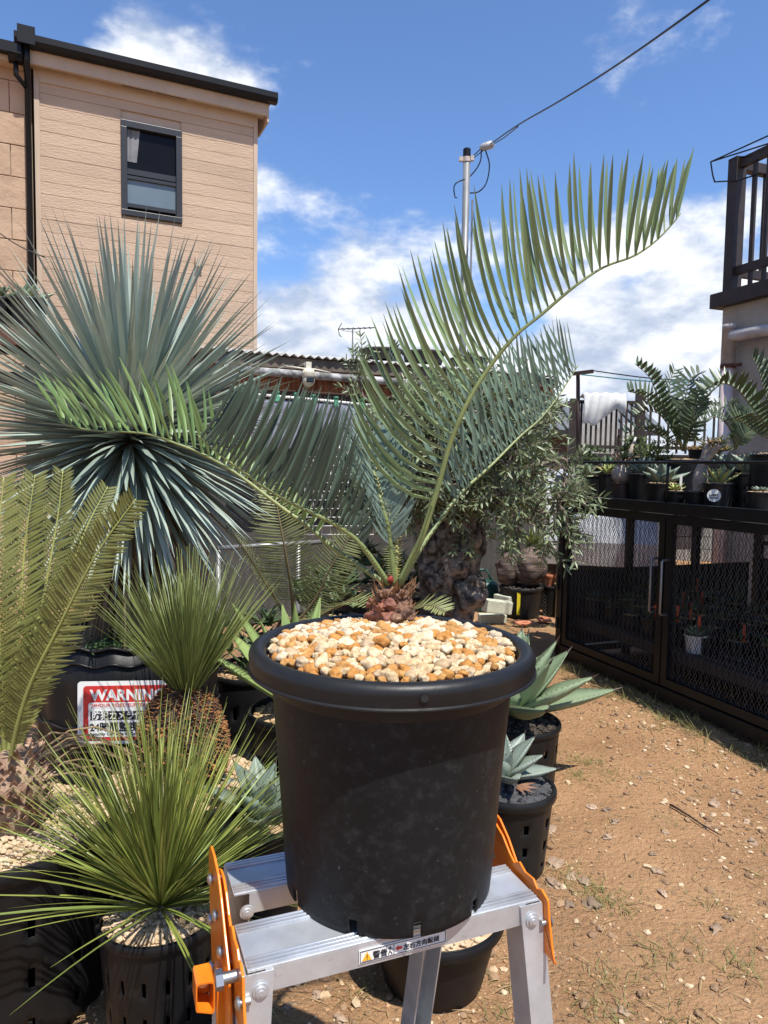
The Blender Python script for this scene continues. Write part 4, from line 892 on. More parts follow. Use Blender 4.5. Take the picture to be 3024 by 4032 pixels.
# pots standing on the shed roof
BPL = mat('dusty_dark_pot', (0.028, 0.022, 0.018), (0.016, 0.013, 0.011), rough=.6)
AGB = mat('agave_leaf_blue', (0.185, 0.235, 0.18), (0.13, 0.17, 0.13), scale=5, rough=.5, rnd_v=.15)
AGG = mat('agave_leaf_green', (0.225, 0.29, 0.165), (0.16, 0.215, 0.125), scale=3, rough=.5, rnd_v=.12, transl=.08)
AGY = mat('agave_leaf_yellow', (0.42, 0.40, 0.12), (0.20, 0.28, 0.09), scale=30, rough=.5, rnd_v=.15)
AGD = mat('agave_leaf_dark', (0.07, 0.12, 0.06), (0.05, 0.085, 0.045), scale=5, rough=.5, rnd_v=.15)
SPINE = mat('dark_spine', (0.05, 0.025, 0.015), rough=.5)
def agave(root, c, L_, n, wd, m_, el0=12, el1=82, cup=.5, fold=.22, teeth=False, az=None, jl=.12):
    for i in range(n):
        f = (i+.5)/n; el = rad(el0+(el1-el0)*f**.9); a = i*2.39996+rnd.gauss(0, .1) if az is None else az[i % len(az)]+rnd.gauss(0, .08)
        d = V((math.cos(el)*math.cos(a), math.cos(el)*math.sin(a), math.sin(el))); l_ = L_*rnd.uniform(1-jl, 1+jl)*(1-.25*f)
        q = c+V((math.cos(a), math.sin(a), 0))*wd*.22*(1-f); pts = leafpath(q, d, l_, V((0, 0, cup*(1-f))), 9, 1.4)
        W = [wd*x for x in (.62, .72, .90, 1.0, .98, .84, .60, .30, .02)]; sv = V((-math.sin(a), math.cos(a), 0)); mb = MB()
        rows = []
        for j, p in enumerate(pts):
            t = (pts[min(j+1, 8)]-pts[max(j-1, 0)]).normalized(); b_ = (sv-t*sv.dot(t)).normalized(); nr = b_.cross(t)*(1 if True else 1); w_ = W[j]; th = .10*w_+.002
            nr = -nr if nr.z < 0 else nr
            rows.append([p-b_*w_*.5+nr*w_*fold, p-b_*w_*.22+nr*w_*fold*.25, p, p+b_*w_*.22+nr*w_*fold*.25, p+b_*w_*.5+nr*w_*fold, p+b_*w_*.2+nr*(w_*fold*.2-th), p-nr*th, p-b_*w_*.2+nr*(w_*fold*.2-th)])
        mb.grid(rows, True)
        lf = build('leaf', mb, m_, root, org=q)
        sp = MB(); e = pts[-1]; t = (pts[-1]-pts[-2]).normalized(); sp.tube([e-t*l_*.03, e+t*l_*.07], [wd*.035, .0002], 6, cap=False)
        if teeth:
            for sgn, jx in ((-1, 0), (1, 4)):
                for k_ in range(11):
                    tt = .25+.66*k_/11; jj = int(tt*8); fr_ = tt*8-jj; p = rows[jj][jx].lerp(rows[jj+1][jx], fr_); o_ = (rows[jj][jx]-rows[jj][2]).normalized(); sp.tube([p-o_*.002, p+o_*min(.004, wd*.03)+t*.001], [min(.002, wd*.014), .0003], 4, cap=False)
        build('spines', sp, SPINE, lf, kind='stuff' if teeth else None)
def rootpot(name, label, px, py, depth, wpx, h=None, zb=None, m_=BLACKP, fill=PUMICE, rim=.008, slots=0, cat='potted plant', group=None, taper=.78, pos=None, nst=110, nseg=48):
    p = pos if pos is not None else at(px, py, depth)
    rt = wpx/2*p.y/CAM_F; zb = zb if zb is not None else p.z-h; base = V((p.x, p.y, zb)); h = p.z-zb
    root = thing(name, label, cat, base, group); potparts(root, base, rt, rt*taper, h, m_, rim, slots, nseg=nseg); gravel(root, base, rt*.96, p.z-rim*.8, nst, (rt*.05, rt*.1), fill, 'gravel', dome=rt*.06)
    return root, p, rt
roofz = lambda o_: 2.49+.16*0
for lbl, px_, py_, wp, dz, kind in (('wide dark pot with a spiky pineapple-like agave on the shed roof', 1500, 1378, 165, .18, 1), ('dark pot of small succulents in the middle on the shed roof', 1668, 1388, 165, .18, 0), ('dark pot with sparse leaves at the right on the shed roof', 1850, 1412, 150, .14, 2)):
    pos = onpl(px_, py_, SPt(0, -.35, 0), HN); r_, p, rt = rootpot('potted_agave', lbl, 0, 0, 0, wp, zb=2.545 if kind < 2 else 2.545, m_=BPL, pos=pos, rim=.012, taper=.86)
    if kind == 1:
        c = onpl(1552, 1400, SPt(0, -.12, 0), HN)
        mb = MB()
        for ring in range(7):
            for q_ in range(11):
                a = q_/11*6.283+ring*.28; z_ = c.z-.12+ring*.032; r = .062*math.sin(.55+ring*.33); mb.blade(leafpath(V((c.x+math.cos(a)*r*.7, c.y+math.sin(a)*r*.7, z_)), V((math.cos(a), math.sin(a), 1.2)), .05, V((0, 0, .6)), 4), [.018, .024, .018, .001], V((-math.sin(a), math.cos(a), 0)), .25)
        build('scale_leaves', mb, AGB, r_, kind='stuff')
        agave(r_, c+V((0, 0, .09)), .10, 12, .018, AGD, 15, 75)
    else: agave(r_, p, .09 if kind == 0 else .14, 12, .025, AGD, 10, 70)
pos = onpl(1440, 1392, SPt(0, -.5, 0), HN)

# TV antenna far behind the shed
ta = thing('tv_antenna', 'thin rooftop television antenna standing against the clouds', 'antenna', at(1390, 1500, 16))
AN = mat('antenna_grey', (0.07, 0.075, 0.08), rough=.5)
mb = MB(); mb.tube([at(1390, 1520, 16), at(1388, 1293, 16)], .016, 8); build('mast', mb, AN, ta)
mb = MB(); mb.tube([at(1335, 1296, 16.5), at(1474, 1290, 15.6)], .012, 8); mb.tube([at(1345, 1302, 16.4), at(1400, 1308, 16), at(1420, 1303, 16), at(1420, 1293, 16)], .006, 6); build('boom', mb, AN, ta)
for i in range(7):
    x_ = 1340+i*21; c = at(x_, 1296-i*.8, 16.45-i*.13); mb = MB(); mb.tube([c-HN*.16+V((0, 0, .0)), c+HN*.16], .006, 5); build('element', mb, AN, ta)
mb = MB(); mb.tube([at(1346, 1272, 16.4), at(1332, 1296, 16.5), at(1336, 1318, 16.5), at(1344, 1326, 16.4)], .010, 6); build('reflector', mb, AN, ta)

# ------------------------------------------------------------------ utility pole and overhead wire
UP = at(1826, 1800, 11); ut = thing('utility_pole', 'slim grey metal pole with black cap and dangling wires', 'pole', (UP.x, UP.y, 0))
ptop = at(1838, 612, 11)
POLE = mat('galvanised_pole', (0.22, 0.225, 0.23), (0.14, 0.145, 0.15), scale=5, rough=.5, metal=.3, stretch=(3, 3, .4))
mb = MB(); mb.tube([V((ptop.x, ptop.y, 0)), ptop], .053, 18); build('shaft', mb, POLE, ut)
mb = MB(); mb.tube([ptop-V((0, 0, .02)), ptop+V((0, 0, .085)), ptop+V((0, 0, .10))], [.058, .058, .045], 18); build('cap', mb, GUT, ut, angle=40)
mb = MB(); mb.tube([ptop-V((0, 0, .10)), ptop-V((0, 0, .03))], .060, 18); mb.box(ptop+V((-.085, -.02, -.065)), (.06, .05, .06)); mb.box(ptop+V((.08, -.02, -.05)), (.05, .05, .07)); build('bracket', mb, mat('beige_bracket', (0.45, 0.38, 0.33), rough=.6), ut, smooth=False)
mb = MB(); mb.box((ptop.x+.10, ptop.y, ptop.z-1.4), (.025, .05, 1.5)); build('conduit', mb, POLE, ut, smooth=False)
insu = at(1915, 580, 11)
mb = MB(); mb.tube([insu-V((.10, 0, .02)), insu-V((.06, 0, .005)), insu+V((.07, 0, .04)), insu+V((.12, 0, .02))], [.02, .055, .06, .02], 12); build('splice_box', mb, mat('grey_splice', (0.50, 0.50, 0.50), (0.25, 0.25, 0.25), scale=12, rough=.5), ut)
def wire(name, pts, r, root, m_=GUT): mb = MB(); mb.tube(spline(pts, 24), r, 6); return build(name, mb, m_, root)
wire('guy_wire', [ptop+V((.06, 0, -.04)), insu-V((.08, 0, .02))], .008, ut); wire('guy_wire', [ptop+V((.06, 0, -.07)), insu-V((.05, 0, .05))], .007, ut)
wire('drop_wire', [at(1895, 590, 11), at(1890, 640, 11), at(1850, 695, 11), at(1800, 718, 10.9), at(1787, 740, 10.9), at(1793, 780, 10.9), at(1800, 778, 10.9)], .010, ut)
wire('drop_wire', [at(1912, 592, 11), at(1927, 650, 11), at(1915, 720, 11), at(1885, 755, 11), at(1850, 760, 11)], .010, ut)
ow = thing('overhead_cable', 'black overhead cable running from the pole to the upper right', 'cable', insu)
wire('cable', [insu+V((.05, 0, .04)), at(2040, 492, 9.6), at(2200, 400, 8.2), at(2420, 262, 6.8), at(2790, 0, 5.2), at(3300, -390, 4.2)], .009, ow); wire('cable', [insu+V((.07, 0, .0)), at(1945, 566, 10.6), at(1985, 542, 10.2), at(2040, 498, 9.58)], .007, ow)

# ------------------------------------------------------------------ building on the right with balcony
RD = fdir; RN = fnrm; RC = at(2824, 1700, 8.0); RC.z = 0; RAX = (RD, RN, V((0, 0, 1)))
def RPt(t, o, z): return RC-RD*t+RN*o+V((0, 0, z))     # t runs towards the camera
STUC = mat('grey_stucco', (0.40, 0.36, 0.30), (0.31, 0.28, 0.235), scale=3, rough=.95, bump=.9, bscale=26, spec=.15, spots=[((0.24, 0.215, 0.18), 1.6, .62, .2)])
rb = thing('stucco_building', 'grey stucco building with a black balcony railing at the right edge', 'building', RPt(1.5, -1.5, 0))
def rbox(name, t0, t1, o0, o1, z0, z1, m_, parent=rb, bev=0):
    mb = MB(); mb.box(RPt((t0+t1)/2, (o0+o1)/2, (z0+z1)/2), (t1-t0, o1-o0, z1-z0), RAX); o = build(name, mb, m_, parent, smooth=False)
    if bev: addmod_bevel(o, bev)
    return o
zs = onpl(2815, 1222, RC, RN).z
rbox('wall', 0, 6, -3.5, 0, 0, zs, STUC)
rbox('balcony_slab', -.10, 6, -3.5, .10, zs, zs+.16, DARKWOOD, bev=.01)
zr = zs+.16; rail = rbox('railing_post', .02, .14, -.10, .04, zr, zr+1.42, DARKWOOD)
rbox('railing_top', .14, 6, -.06, .0, zr+1.30, zr+1.40, DARKWOOD); rbox('railing_bottom', .14, 6, -.055, -.005, zr+.17, zr+.26, DARKWOOD)
rbox('railing_top', .03, .13, -3.2, -.10, zr+1.30, zr+1.40, DARKWOOD); rbox('railing_bottom', .05, .11, -3.2, -.10, zr+.17, zr+.26, DARKWOOD)
for i in range(16): rbox('baluster', .30+i*.17, .34+i*.17, -.045, -.015, zr+.0, zr+1.30, DARKWOOD)
for i in range(18): rbox('baluster', .065, .095, -.30-i*.16, -.26-i*.16, zr+.26, zr+1.30, DARKWOOD)
for a, b in (((-.15, .12, 1.45), (1.5, -.02, 1.52)), ((-.15, .12, 1.45), (-.1, .1, 1.22)), ((-.1, .1, 1.22), (.4, -.03, 1.15)), ((.1, .02, 1.42), (1.0, -.1, 1.2)), ((-.15, .12, 1.45), (1.6, -.1, 1.35))):
    mb = MB(); mb.tube([RPt(a[0], a[1], zr+a[2]), RPt((a[0]+b[0])/2, (a[1]+b[1])/2, zr+(a[2]+b[2])/2-.03), RPt(b[0], b[1], zr+b[2])], .008, 6); build('wire', mb, GUT, rb)
PIPE = mat('grey_vent_pipe', (0.44, 0.41, 0.40), (0.30, 0.28, 0.27), scale=6, rough=.6, spots=[((0.36, 0.14, 0.07), 7, .64, .08)])
pv = onpl(2868, 1400, RPt(0, .14, 0), RN)
def PV(z): return V((pv.x, pv.y, z))
zp = onpl(2868, 1280, RPt(0, .14, 0), RN).z
mb = MB(); mb.tube([PV(0), PV(zp-.42)], .062, 18); build('pipe', mb, mat('pink_white_pipe', (0.60, 0.50, 0.48), (0.46, 0.36, 0.35), scale=3, rough=.6), rb)
mb = MB(); mb.tube([PV(zp-.42), PV(zp-.05), PV(zp-.05), PV(zp)], [.069, .069, .074, .074], 18); build('pipe', mb, PIPE, rb)
q0 = PV(zp-.13); mb = MB(); mb.tube([q0, q0-RD*.08, q0-RD*.36, q0-RD*.46-RN*.02, q0-RD*.50-RN*.12], [.060, .066, .060, .062, .062], 16); build('branch_pipe', mb, PIPE, rb)
for z_ in (zp-.44, 1.0): mb = MB(); mb.tube([PV(z_-.02), PV(z_+.02)], .078, 18); mb.box(PV(z_)-RD*.10, (.14, .03, .03), RAX); build('clamp', mb, mat('rust_clamp', (0.10, 0.035, 0.02), rough=.9), rb)

# ------------------------------------------------------------------ things in the distance on the right
blk = thing('boundary_wall', 'low pale block wall behind the olive tree and cage', 'wall', at(2100, 2100, 11.5)*1.0)
BW = mat('pale_block', (0.30, 0.285, 0.265), (0.22, 0.21, 0.195), scale=3, rough=.95, bump=.4, rnd_v=.06)
wl = at(900, 2000, 11.5).x; row = 0
for r_ in range(7):
    x_ = wl-(.2 if r_ % 2 else 0)
    while x_ < 7.0:
        mb = MB(); mb.box((x_+.195, 11.5, .095+r_*.20), (.385, .12, .188)); build('block', mb, BW, blk, smooth=False); x_ += .395
mb = MB(); mb.box(((wl+7.0)/2, 11.53, .70), (7.0-wl+.2, .05, 1.38)); build('mortar', mb, mat('mortar', (0.25, 0.24, 0.22), rough=1), blk, smooth=False)
TILE = mat('grey_tile_roof', (0.14, 0.15, 0.16), (0.09, 0.095, 0.10), scale=6, rough=.6)
BRN = mat('brown_wall', (0.16, 0.085, 0.055), (0.10, 0.055, 0.035), rough=.9)
fh = thing('far_house', 'low brown house with grey tiled roof behind the olive tree', 'house', (3.6, 15, 0))
mb = MB(); mb.box((4.2, 16.5, 1.15), (2.6, 3, 2.3)); build('wall', mb, BRN, fh, smooth=False)
mb = MB(); mb.add([(2.6, 14.7, 2.25), (5.8, 14.7, 2.25), (5.8, 16.5, 2.95), (2.6, 16.5, 2.95), (2.6, 18.3, 2.25), (5.8, 18.3, 2.25)], [(0, 1, 2, 3), (3, 2, 5, 4)]); o = build('roof', mb, TILE, fh, smooth=False); s_ = o.modifiers.new('t', 'SOLIDIFY'); s_.thickness = .1
for i in range(15): mb = MB(); x_ = 2.7+i*.21; mb.tube([V((x_, 14.66, 2.27)), V((x_, 16.5, 2.98))], .03, 6); build('tile_row', mb, TILE, fh)
# far balcony with white cloth
bd = 11.0; b0, b1 = at(2245, 1780, bd), at(2520, 1780, bd)
fb = thing('far_balcony', 'dark brown timber balcony with railing and white cloth behind the cage', 'balcony', b0)
BX = V((1, 0, 0)); z0 = b0.z; z1 = at(2245, 1575, bd).z
def fbx(name, x0, x1, y0, y1, za, zb_, m_=DARKWOOD): mb = MB(); mb.box(((x0+x1)/2, (y0+y1)/2, (za+zb_)/2), (x1-x0, y1-y0, zb_-za)); return build(name, mb, m_, fb, smooth=False)
fbx('deck_beam', b0.x-.15, b1.x+1.5, bd-.1, bd+1.6, z0-.22, z0-.02); fbx('post', b0.x-.02, b0.x+.09, bd-.05, bd+.05, z0-2.4, z1+.02); fbx('post', b1.x-.09, b1.x+.04, bd-.05, bd+.05, z0-2.4, z1+.18)
fbx('top_rail', b0.x, b1.x+1.3, bd-.03, bd+.03, z1-.05, z1); fbx('bottom_rail', b0.x, b1.x+1.3, bd-.025, bd+.025, z0+.06, z0+.11)
fbx('top_rail', b0.x-.0, b0.x+.07, bd+.05, bd+1.5, z1-.05, z1)
nb_ = 14
for i in range(1, nb_): x_ = b0.x+(b1.x-b0.x)*i/nb_; fbx('baluster', x_-.014, x_+.014, bd-.012, bd+.012, z0+.0, z1-.05)
for i in range(1, 9): fbx('baluster', b1.x+.14*i-.014, b1.x+.14*i+.014, bd-.012, bd+.012, z0+.0, z1-.05)
fbx('stored_panel', b0.x+.35, b0.x+.95, bd+.7, bd+.75, z0, z1-.1, mat('pale_panel', (0.5, 0.48, 0.45), rough=.8)); fbx('stored_panel', b0.x+1.0, b0.x+1.2, bd+.6, bd+.66, z0, z1-.3, WHITE)
cl = thing('white_cloth', 'white cloth draped over the far balcony railing', 'cloth', at(2380, 1600, bd))
mb = MB(); rows = []
for i in range(13):
    v_ = i/12; rows.append([at(2290+150*u/24, 0, bd)*0+V((at(2290+165*u/24, 1600, bd).x, bd-.07-.05*math.sin(v_*3.1)-.02*math.sin(u*1.3+v_*4), z1+.10-.05*(u/24-.5)**2-v_*(.36+.12*math.sin(u*.22+.4)+.02*math.sin(u*.9+1))+.012*math.sin(u*1.1+v_*5))) for u in range(25)])
rows.insert(0, [p+V((0, .25, -.05)) for p in rows[0]])
mb.grid(rows); o = build('cloth', mb, mat('white_cloth', (0.62, 0.62, 0.60), (0.5, 0.5, 0.49), rough=.9), cl); o.modifiers.new('t', 'SOLIDIFY').thickness = .01
lp_ = thing('laundry_post', 'rusty brown post with arm carrying two washing lines', 'post', at(2276, 1780, 10.6))
RST = mat('rust_brown_metal', (0.07, 0.04, 0.03), (0.04, 0.025, 0.02), rough=.8)
mb = MB(); mb.tube([at(2276, 1800, 10.6), at(2276, 1465, 10.6)], .030, 8); build('post', mb, RST, lp_)
mb = MB(); mb.beam(at(2255, 1472, 10.6), at(2335, 1462, 10.4), .05, .05); build('arm', mb, RST, lp_, smooth=False)
for x_, y_, x2, y2, m_ in ((2330, 1459, 2800, 1500, GUT), (2290, 1475, 2790, 1505, mat('green_line', (0.05, 0.28, 0.26), rough=.5))): wire('line', [at(x_, y_, 10.4), at((x_+x2)/2, (y_+y2)/2+10, 9.6), at(x2, y2, 9.0)], .009, lp_, m_)
# ------------------------------------------------------------------ black cage with mesh gates, pots standing on its top
CAX = (fdir, fnrm, V((0, 0, 1)))
def CPt(t, b, z): return GP+fdir*t-fnrm*b+V((0, 0, z))        # t away along the gates, b back into the cage
cage = thing('plant_cage', 'long black metal plant cage with two diamond mesh gates along the path', 'cage', CPt(-.05, .5, 0))
def cbox(name, t0, t1, b0, b1, z0, z1, m_=BLACKM, parent=cage, bev=0):
    mb = MB(); mb.box(CPt((t0+t1)/2, (b0+b1)/2, (z0+z1)/2), (abs(t1-t0), b1-b0, z1-z0), CAX); o = build(name, mb, m_, parent, smooth=False)
    if bev: addmod_bevel(o, bev)
    return o
TE, TN, CD = 1.13, -2.6, 2.0  # near end and depth stretched to keep sun out of the cage
cbox('sill', TN, TE, .0, .06, .045, .125, bev=.004)
cbox('header', TN, TE, -.005, .055, 1.215, 1.285, bev=.004)
cbox('post', TE-.06, TE, .0, .06, .0, 1.215)
for t in (TE-.06, -.1, -1.2): cbox('rear_post', t, t+.06, CD, CD+.06, 0, 1.19)
for z_ in (.35, .85, 1.15): cbox('rear_rail', TN, TE, CD+.01, CD+.05, z_, z_+.035)
cbox('end_rail', TE-.05, TE-.01, .06, CD, 1.14, 1.19); cbox('end_rail', TE-.05, TE-.01, .06, CD, .05, .10)
for i in range(15): cbox('shelf_slat', TN, TE, .01+i*.135, .142+i*.135, 1.193, 1.207, mat('grey_black_slat', (0.03, 0.03, 0.03), rough=.7))
for i in range(12): cbox('inner_shelf_slat', TN+.03, TE-.08, .12+i*.14, .24+i*.14, .325, .345, mat('dark_shelf', (0.03, 0.028, 0.026), rough=.8))
cbox('inner_shelf_front', TN+.03, TE-.08, .10, .12, .28, .35, mat('dark_shelf', (0.03, 0.028, 0.026), rough=.8))
for i in range(6): cbox('rear_shade_panel', TN+i*.62, TN+i*.62+.615, CD+.012, CD+.02, .03, .74, NIGHT)  # added dark sheets standing in for the shade inside the cage
for i in range(3): cbox('end_shade_panel', TE-.035, TE-.027, .07+i*.62, .07+i*.62+.615, .11, .70, NIGHT)  # more added sheets, dark colour in place of shade at the far end
cbox('end_post', TE-.06, TE-.01, .62, .67, 0, 1.14); cbox('end_post', TE-.06, TE-.01, 1.3, 1.35, 0, 1.14)
for t in (TE-.12, .0, -1.0): cbox('inner_leg', t-.02, t+.02, .13, .17, 0, .325); 
def diamond(parent, t0, t1, z0, z1, b, cw=.046, ch=.080, r=.0016, m_=None, off=0):
    mb = MB(); nc = int(round((t1-t0)/cw)); nr = int(round((z1-z0)/ch)); cw = (t1-t0)/nc; ch = (z1-z0)/nr
    for i in range(nc):
        for sgn in (0, 1):
            pts = []
            for j in range(nr*4+1):
                q = j/4.0; ph = (q % 1.0); tri = abs(ph*2-1); tri = min(1, max(0, (tri-.15)/.7)); tri = tri if sgn else 1-tri
                pts.append(CPt(t0+(i+.5*1.0*tri+.25*0)*cw + (0 if not sgn else 0), b+(.0016 if sgn else 0), z0+q*ch))
            mb.tube(pts, r, 4, cap=False)
        # second strand that closes the diamonds
        pts = []
        for j in range(nr*4+1):
            q = j/4.0; ph = (q % 1.0); tri = abs(ph*2-1); tri = min(1, max(0, (tri-.15)/.7)); pts.append(CPt(t0+(i+1-.5*tri)*cw, b+.003, z0+q*ch))
        mb.tube(pts, r, 4, cap=False)
    return build('diamond_mesh', mb, m_ or BLACKM, parent, kind='stuff')
for t0, t1 in ((.006, TE-.066), (-1.10, -.006)):
    gt = cbox('gate', t0, t1, .008, .048, .135, .185); cbox('gate_rail', t0, t1, .008, .048, 1.155, 1.208, parent=gt)
    cbox('gate_stile', t0, t0+.05, .009, .047, .185, 1.155, parent=gt); cbox('gate_stile', t1-.05, t1, .009, .047, .185, 1.155, parent=gt)
    diamond(gt, t0+.05, t1-.05, .185, 1.155, .03, r=.0021, m_=mat('lit_mesh_wire', (0.07, 0.07, 0.072), (0.04, 0.04, 0.042), rough=.35, metal=.3))  # black wire coloured greyer to paint in the light it catches
    th = .055 if t0 > 0 else -.04
    hmat = mat('dull_steel', (0.30, 0.30, 0.29), (0.2, 0.2, 0.2), rough=.45, metal=.7)
    mb = MB(); mb.tube([CPt(th, .01, .93), CPt(th, -.035, .93), CPt(th, -.045, .92), CPt(th, -.045, .60), CPt(th, -.035, .59), CPt(th, .01, .59)], .008, 8); build('handle', mb, hmat, gt)
diamond(cage, TN, TE, .74, 1.15, CD+.03, .055, .09, .0016); 
mb = MB()
for i in range(46):
    for s in (0, 1): mb.tube([CPt(TE-.03+(.002 if s else 0), .07+i*.042+(.021 if (j+s) % 2 else 0), .70+j*.036) for j in range(13)], .0017, 4, cap=False)
build('end_mesh', mb, BLACKM, cage, kind='stuff')
mb = MB(); mb.tube([CPt(TN, .02, 1.545), CPt(-.5, .02, 1.535), CPt(TE, .02, 1.53)], .009, 8); build('guard_rail', mb, BLACKM, cage)
for t in (TE-.02, .015, -1.2): mb = MB(); mb.tube([CPt(t, .02, 1.285), CPt(t, .02, 1.535)], .009, 8); build('guard_post', mb, BLACKM, cage)
cbox('hinge', TE-.03, TE-.01, -.012, .0, .55, .66, BLACKM); cbox('hinge', TE-.03, TE-.01, -.012, .0, .25, .33, BLACKM)

# pots on top of the cage: front row
TOPZ = 1.208
def benchpot(name, label, px, py, wpx, b, m_=BLACKP, fill=PUMICE, taper=.8, rim=.006, slots=0, zb=TOPZ):
    pos = onpl(px, py, CPt(0, b, 0), fnrm); return rootpot(name, label, 0, 0, 0, wpx, zb=zb, m_=m_, fill=fill, pos=pos, rim=rim, taper=taper, slots=slots)
r_, p, rt = benchpot('potted_agave', 'small pale agave in a black pot at the left end of the cage top', 2313, 1872, 84, 0.27); agave(r_, p, .13, 13, .045, AGG, 8, 75)
r_, p, rt = benchpot('potted_agave', 'tiny yellow-green agave in a narrow black pot left of the swollen caudex', 2392, 1864, 58, 0.29); agave(r_, p, .10, 10, .035, AGY, 15, 80)
r_, p, rt = benchpot('potted_caudex', 'swollen pale round caudex plant in a brown pot', 2448, 1900, 74, 0.23, m_=mat('brown_pot', (0.07, 0.04, 0.03), rough=.5), taper=.75)
mb = MB(); v_, f_ = ico()[3]; cc_ = p+V((0, 0, .050)); mb.add([cc_+V((q.x*.072*(1+.08*noise.noise(q*3)), q.y*.07, q.z*.066+(.02*max(0, q.z)**4))) for q in v_], f_); CAUP = mat('pale_caudex', (0.42, 0.36, 0.29), (0.25, 0.19, 0.14), scale=8, rough=.7, bump=.2); build('caudex', mb, CAUP, r_)
mb = MB()
for i in range(9):
    a = i*2.4; d = V((math.cos(a)*.7, math.sin(a)*.7, .7)); pts = leafpath(cc_+V((0, 0, .05)), d, rnd.uniform(.09, .15), V((rnd.gauss(0, .5), rnd.gauss(0, .5), .5)), 5); mb.tube(pts, [.012, .009, .007, .006, .005], 7)
build('branches', mb, mat('twig_brown', (0.24, 0.16, 0.10), rough=.9), r_, kind='stuff'); mb = MB(); leafy(mb, cc_+V((.01, 0, .13)), 22, .07, .018, 1.2, .2); build('leaves', mb, AGG, r_, kind='stuff')
r_, p, rt = benchpot('potted_agave', 'blue toothed agave in a tall black pot right of the caudex', 2529, 1866, 104, 0.26); agave(r_, p, .16, 16, .055, AGB, 10, 80, teeth=True)
r_, p, rt = benchpot('potted_agave', 'blue spoon-leaved agave in a wide black pot behind the guard post', 2608, 1902, 128, 0.19, taper=.85); agave(r_, p, .17, 12, .085, AGB, 12, 80, fold=.3)
r_, p, rt = benchpot('potted_agave', 'tiny agave with a white plant tag in a small black pot', 2661, 1932, 78, 0.17, zb=TOPZ); agave(r_, p, .075, 9, .02, AGY, 10, 65)
mb = MB(); c_ = p+V((.03, 0, .05)); mb.box(c_, (.016, .002, .10)); build('plant_tag', mb, WHITE, r_, smooth=False)
r_, p, rt = benchpot('potted_caudex', 'grey forked bottle-trunk plant in a shallow black pot', 2745, 1934, 92, 0.18)
BTR = mat('silver_bark', (0.42, 0.38, 0.33), (0.20, 0.17, 0.14), scale=14, rough=.7, bump=.5, bscale=40); ppl = CPt(0, .18, 0)
def bq(x, y): return onpl(x, y, ppl, fnrm)
mb = MB(); mb.tube(spline([p-V((0, 0, .02)), bq(2758, 1890), bq(2762, 1840), bq(2775, 1800), bq(2786, 1750)], 12), [.028, .033, .040, .044, .044, .038, .030, .026, .024, .023, .022, .020], 12); mb.tube(spline([bq(2778, 1815), bq(2805, 1785), bq(2838, 1752)], 8), [.03, .024, .021, .020, .019, .018, .017, .016], 10); build('trunk', mb, BTR, r_)
mb = MB(); leafy(mb, bq(2790, 1748), 16, .09, .012, .8, .3); leafy(mb, bq(2838, 1750), 14, .08, .012, .8, .3); build('dry_leaves', mb, YDRY, r_, kind='stuff')
r_, p, rt = benchpot('potted_agave', 'yellow-striped agave in a black pot bearing a round white sticker', 2830, 1902, 112, 0.17, taper=.82); agave(r_, p, .14, 9, .035, AGY, 15, 70); agave(r_, p, .14, 4, .05, AGG, 40, 75)
sk_c = onpl(2812, 1956, CPt(0, -.005-.04, 0), fnrm); sd_ = V((sk_c.x-p.x, sk_c.y-p.y, 0)).normalized(); sd_ = (CP-p); sd_.z = 0; sd_.normalize(); cS = V((p.x, p.y, sk_c.z))+sd_*(rt*.935)+V((-sd_.y, sd_.x, 0))*(-.022)
tx = V((-sd_.y, sd_.x, 0)); mb = MB(); mb.tube([cS-sd_*.002, cS+sd_*.0025], .037, 28); stk = build('round_sticker', mb, WHITE, r_, angle=40)
tx = V((0, 0, 1)).cross(sd_).normalized()
text_part('LoBBY', .018, cS+sd_*.0035-tx*.026+V((0, 0, -.003)), tx, V((0, 0, 1)), BLACKI, stk, bold=.0006, width=.050)
for zz, ww in ((-.010, .05), (-.016, .044)): mb = MB(); mb.box(cS+sd_*.0035+V((0, 0, zz)), (ww, .001, .003), (tx, sd_, V((0, 0, 1)))); build('underline', mb, BLACKI, stk, smooth=False)
r_, p, rt = benchpot('potted_agave', 'broad grey-leaved agave in a large slotted black pot at the right edge', 2945, 1866, 165, 0.43, slots=12, taper=.85, fill=PUMICE); agave(r_, p, .17, 11, .09, AGB, 15, 80, fold=.3)
r_, p, rt = benchpot('potted_agave', 'small striped agave in a black pot at the right frame edge', 2996, 1936, 110, 0.16); agave(r_, p, .06, 10, .02, AGB, 8, 45)
# second row, raised
r_, p, rt = benchpot('potted_cycad', 'dark green cycad with saw-like fronds in a wide tray pot on the cage', 2693, 1810, 150, .55, taper=.9, rim=.008)
ENL = mat('dark_cycad_leaf', (0.085, 0.115, 0.055), (0.055, 0.08, 0.04), scale=5, rough=.4, rnd_v=.2); ENR = mat('dark_cycad_stalk', (0.12, 0.12, 0.05), rough=.5)
d_ = p.y; eb = at(2690, 1775, d_)
def en(plant, pts, n, l_, w_, adax, va=52, base=None): frond(plant, [base if base is not None else eb]+[at(x, y, d_+dd) for x, y, dd in pts], n, GBL(l_), w_, ENL, ENR, adax, vang=va, lean=.35, bend=V((0, 0, .10)), t0=.18, r0=.007, r1=.002, single=False, seg=5, jit=.05, gap=.03)
en(r_, [(2655, 1690, -.05), (2600, 1590, -.08), (2560, 1490, -.1), (2500, 1432, -.12)], 17, .15, .024, V((.5, -.4, .8)))
en(r_, [(2650, 1700, -.1), (2590, 1620, -.15), (2530, 1560, -.2), (2470, 1540, -.25)], 17, .15, .024, V((.3, -.5, .8)))
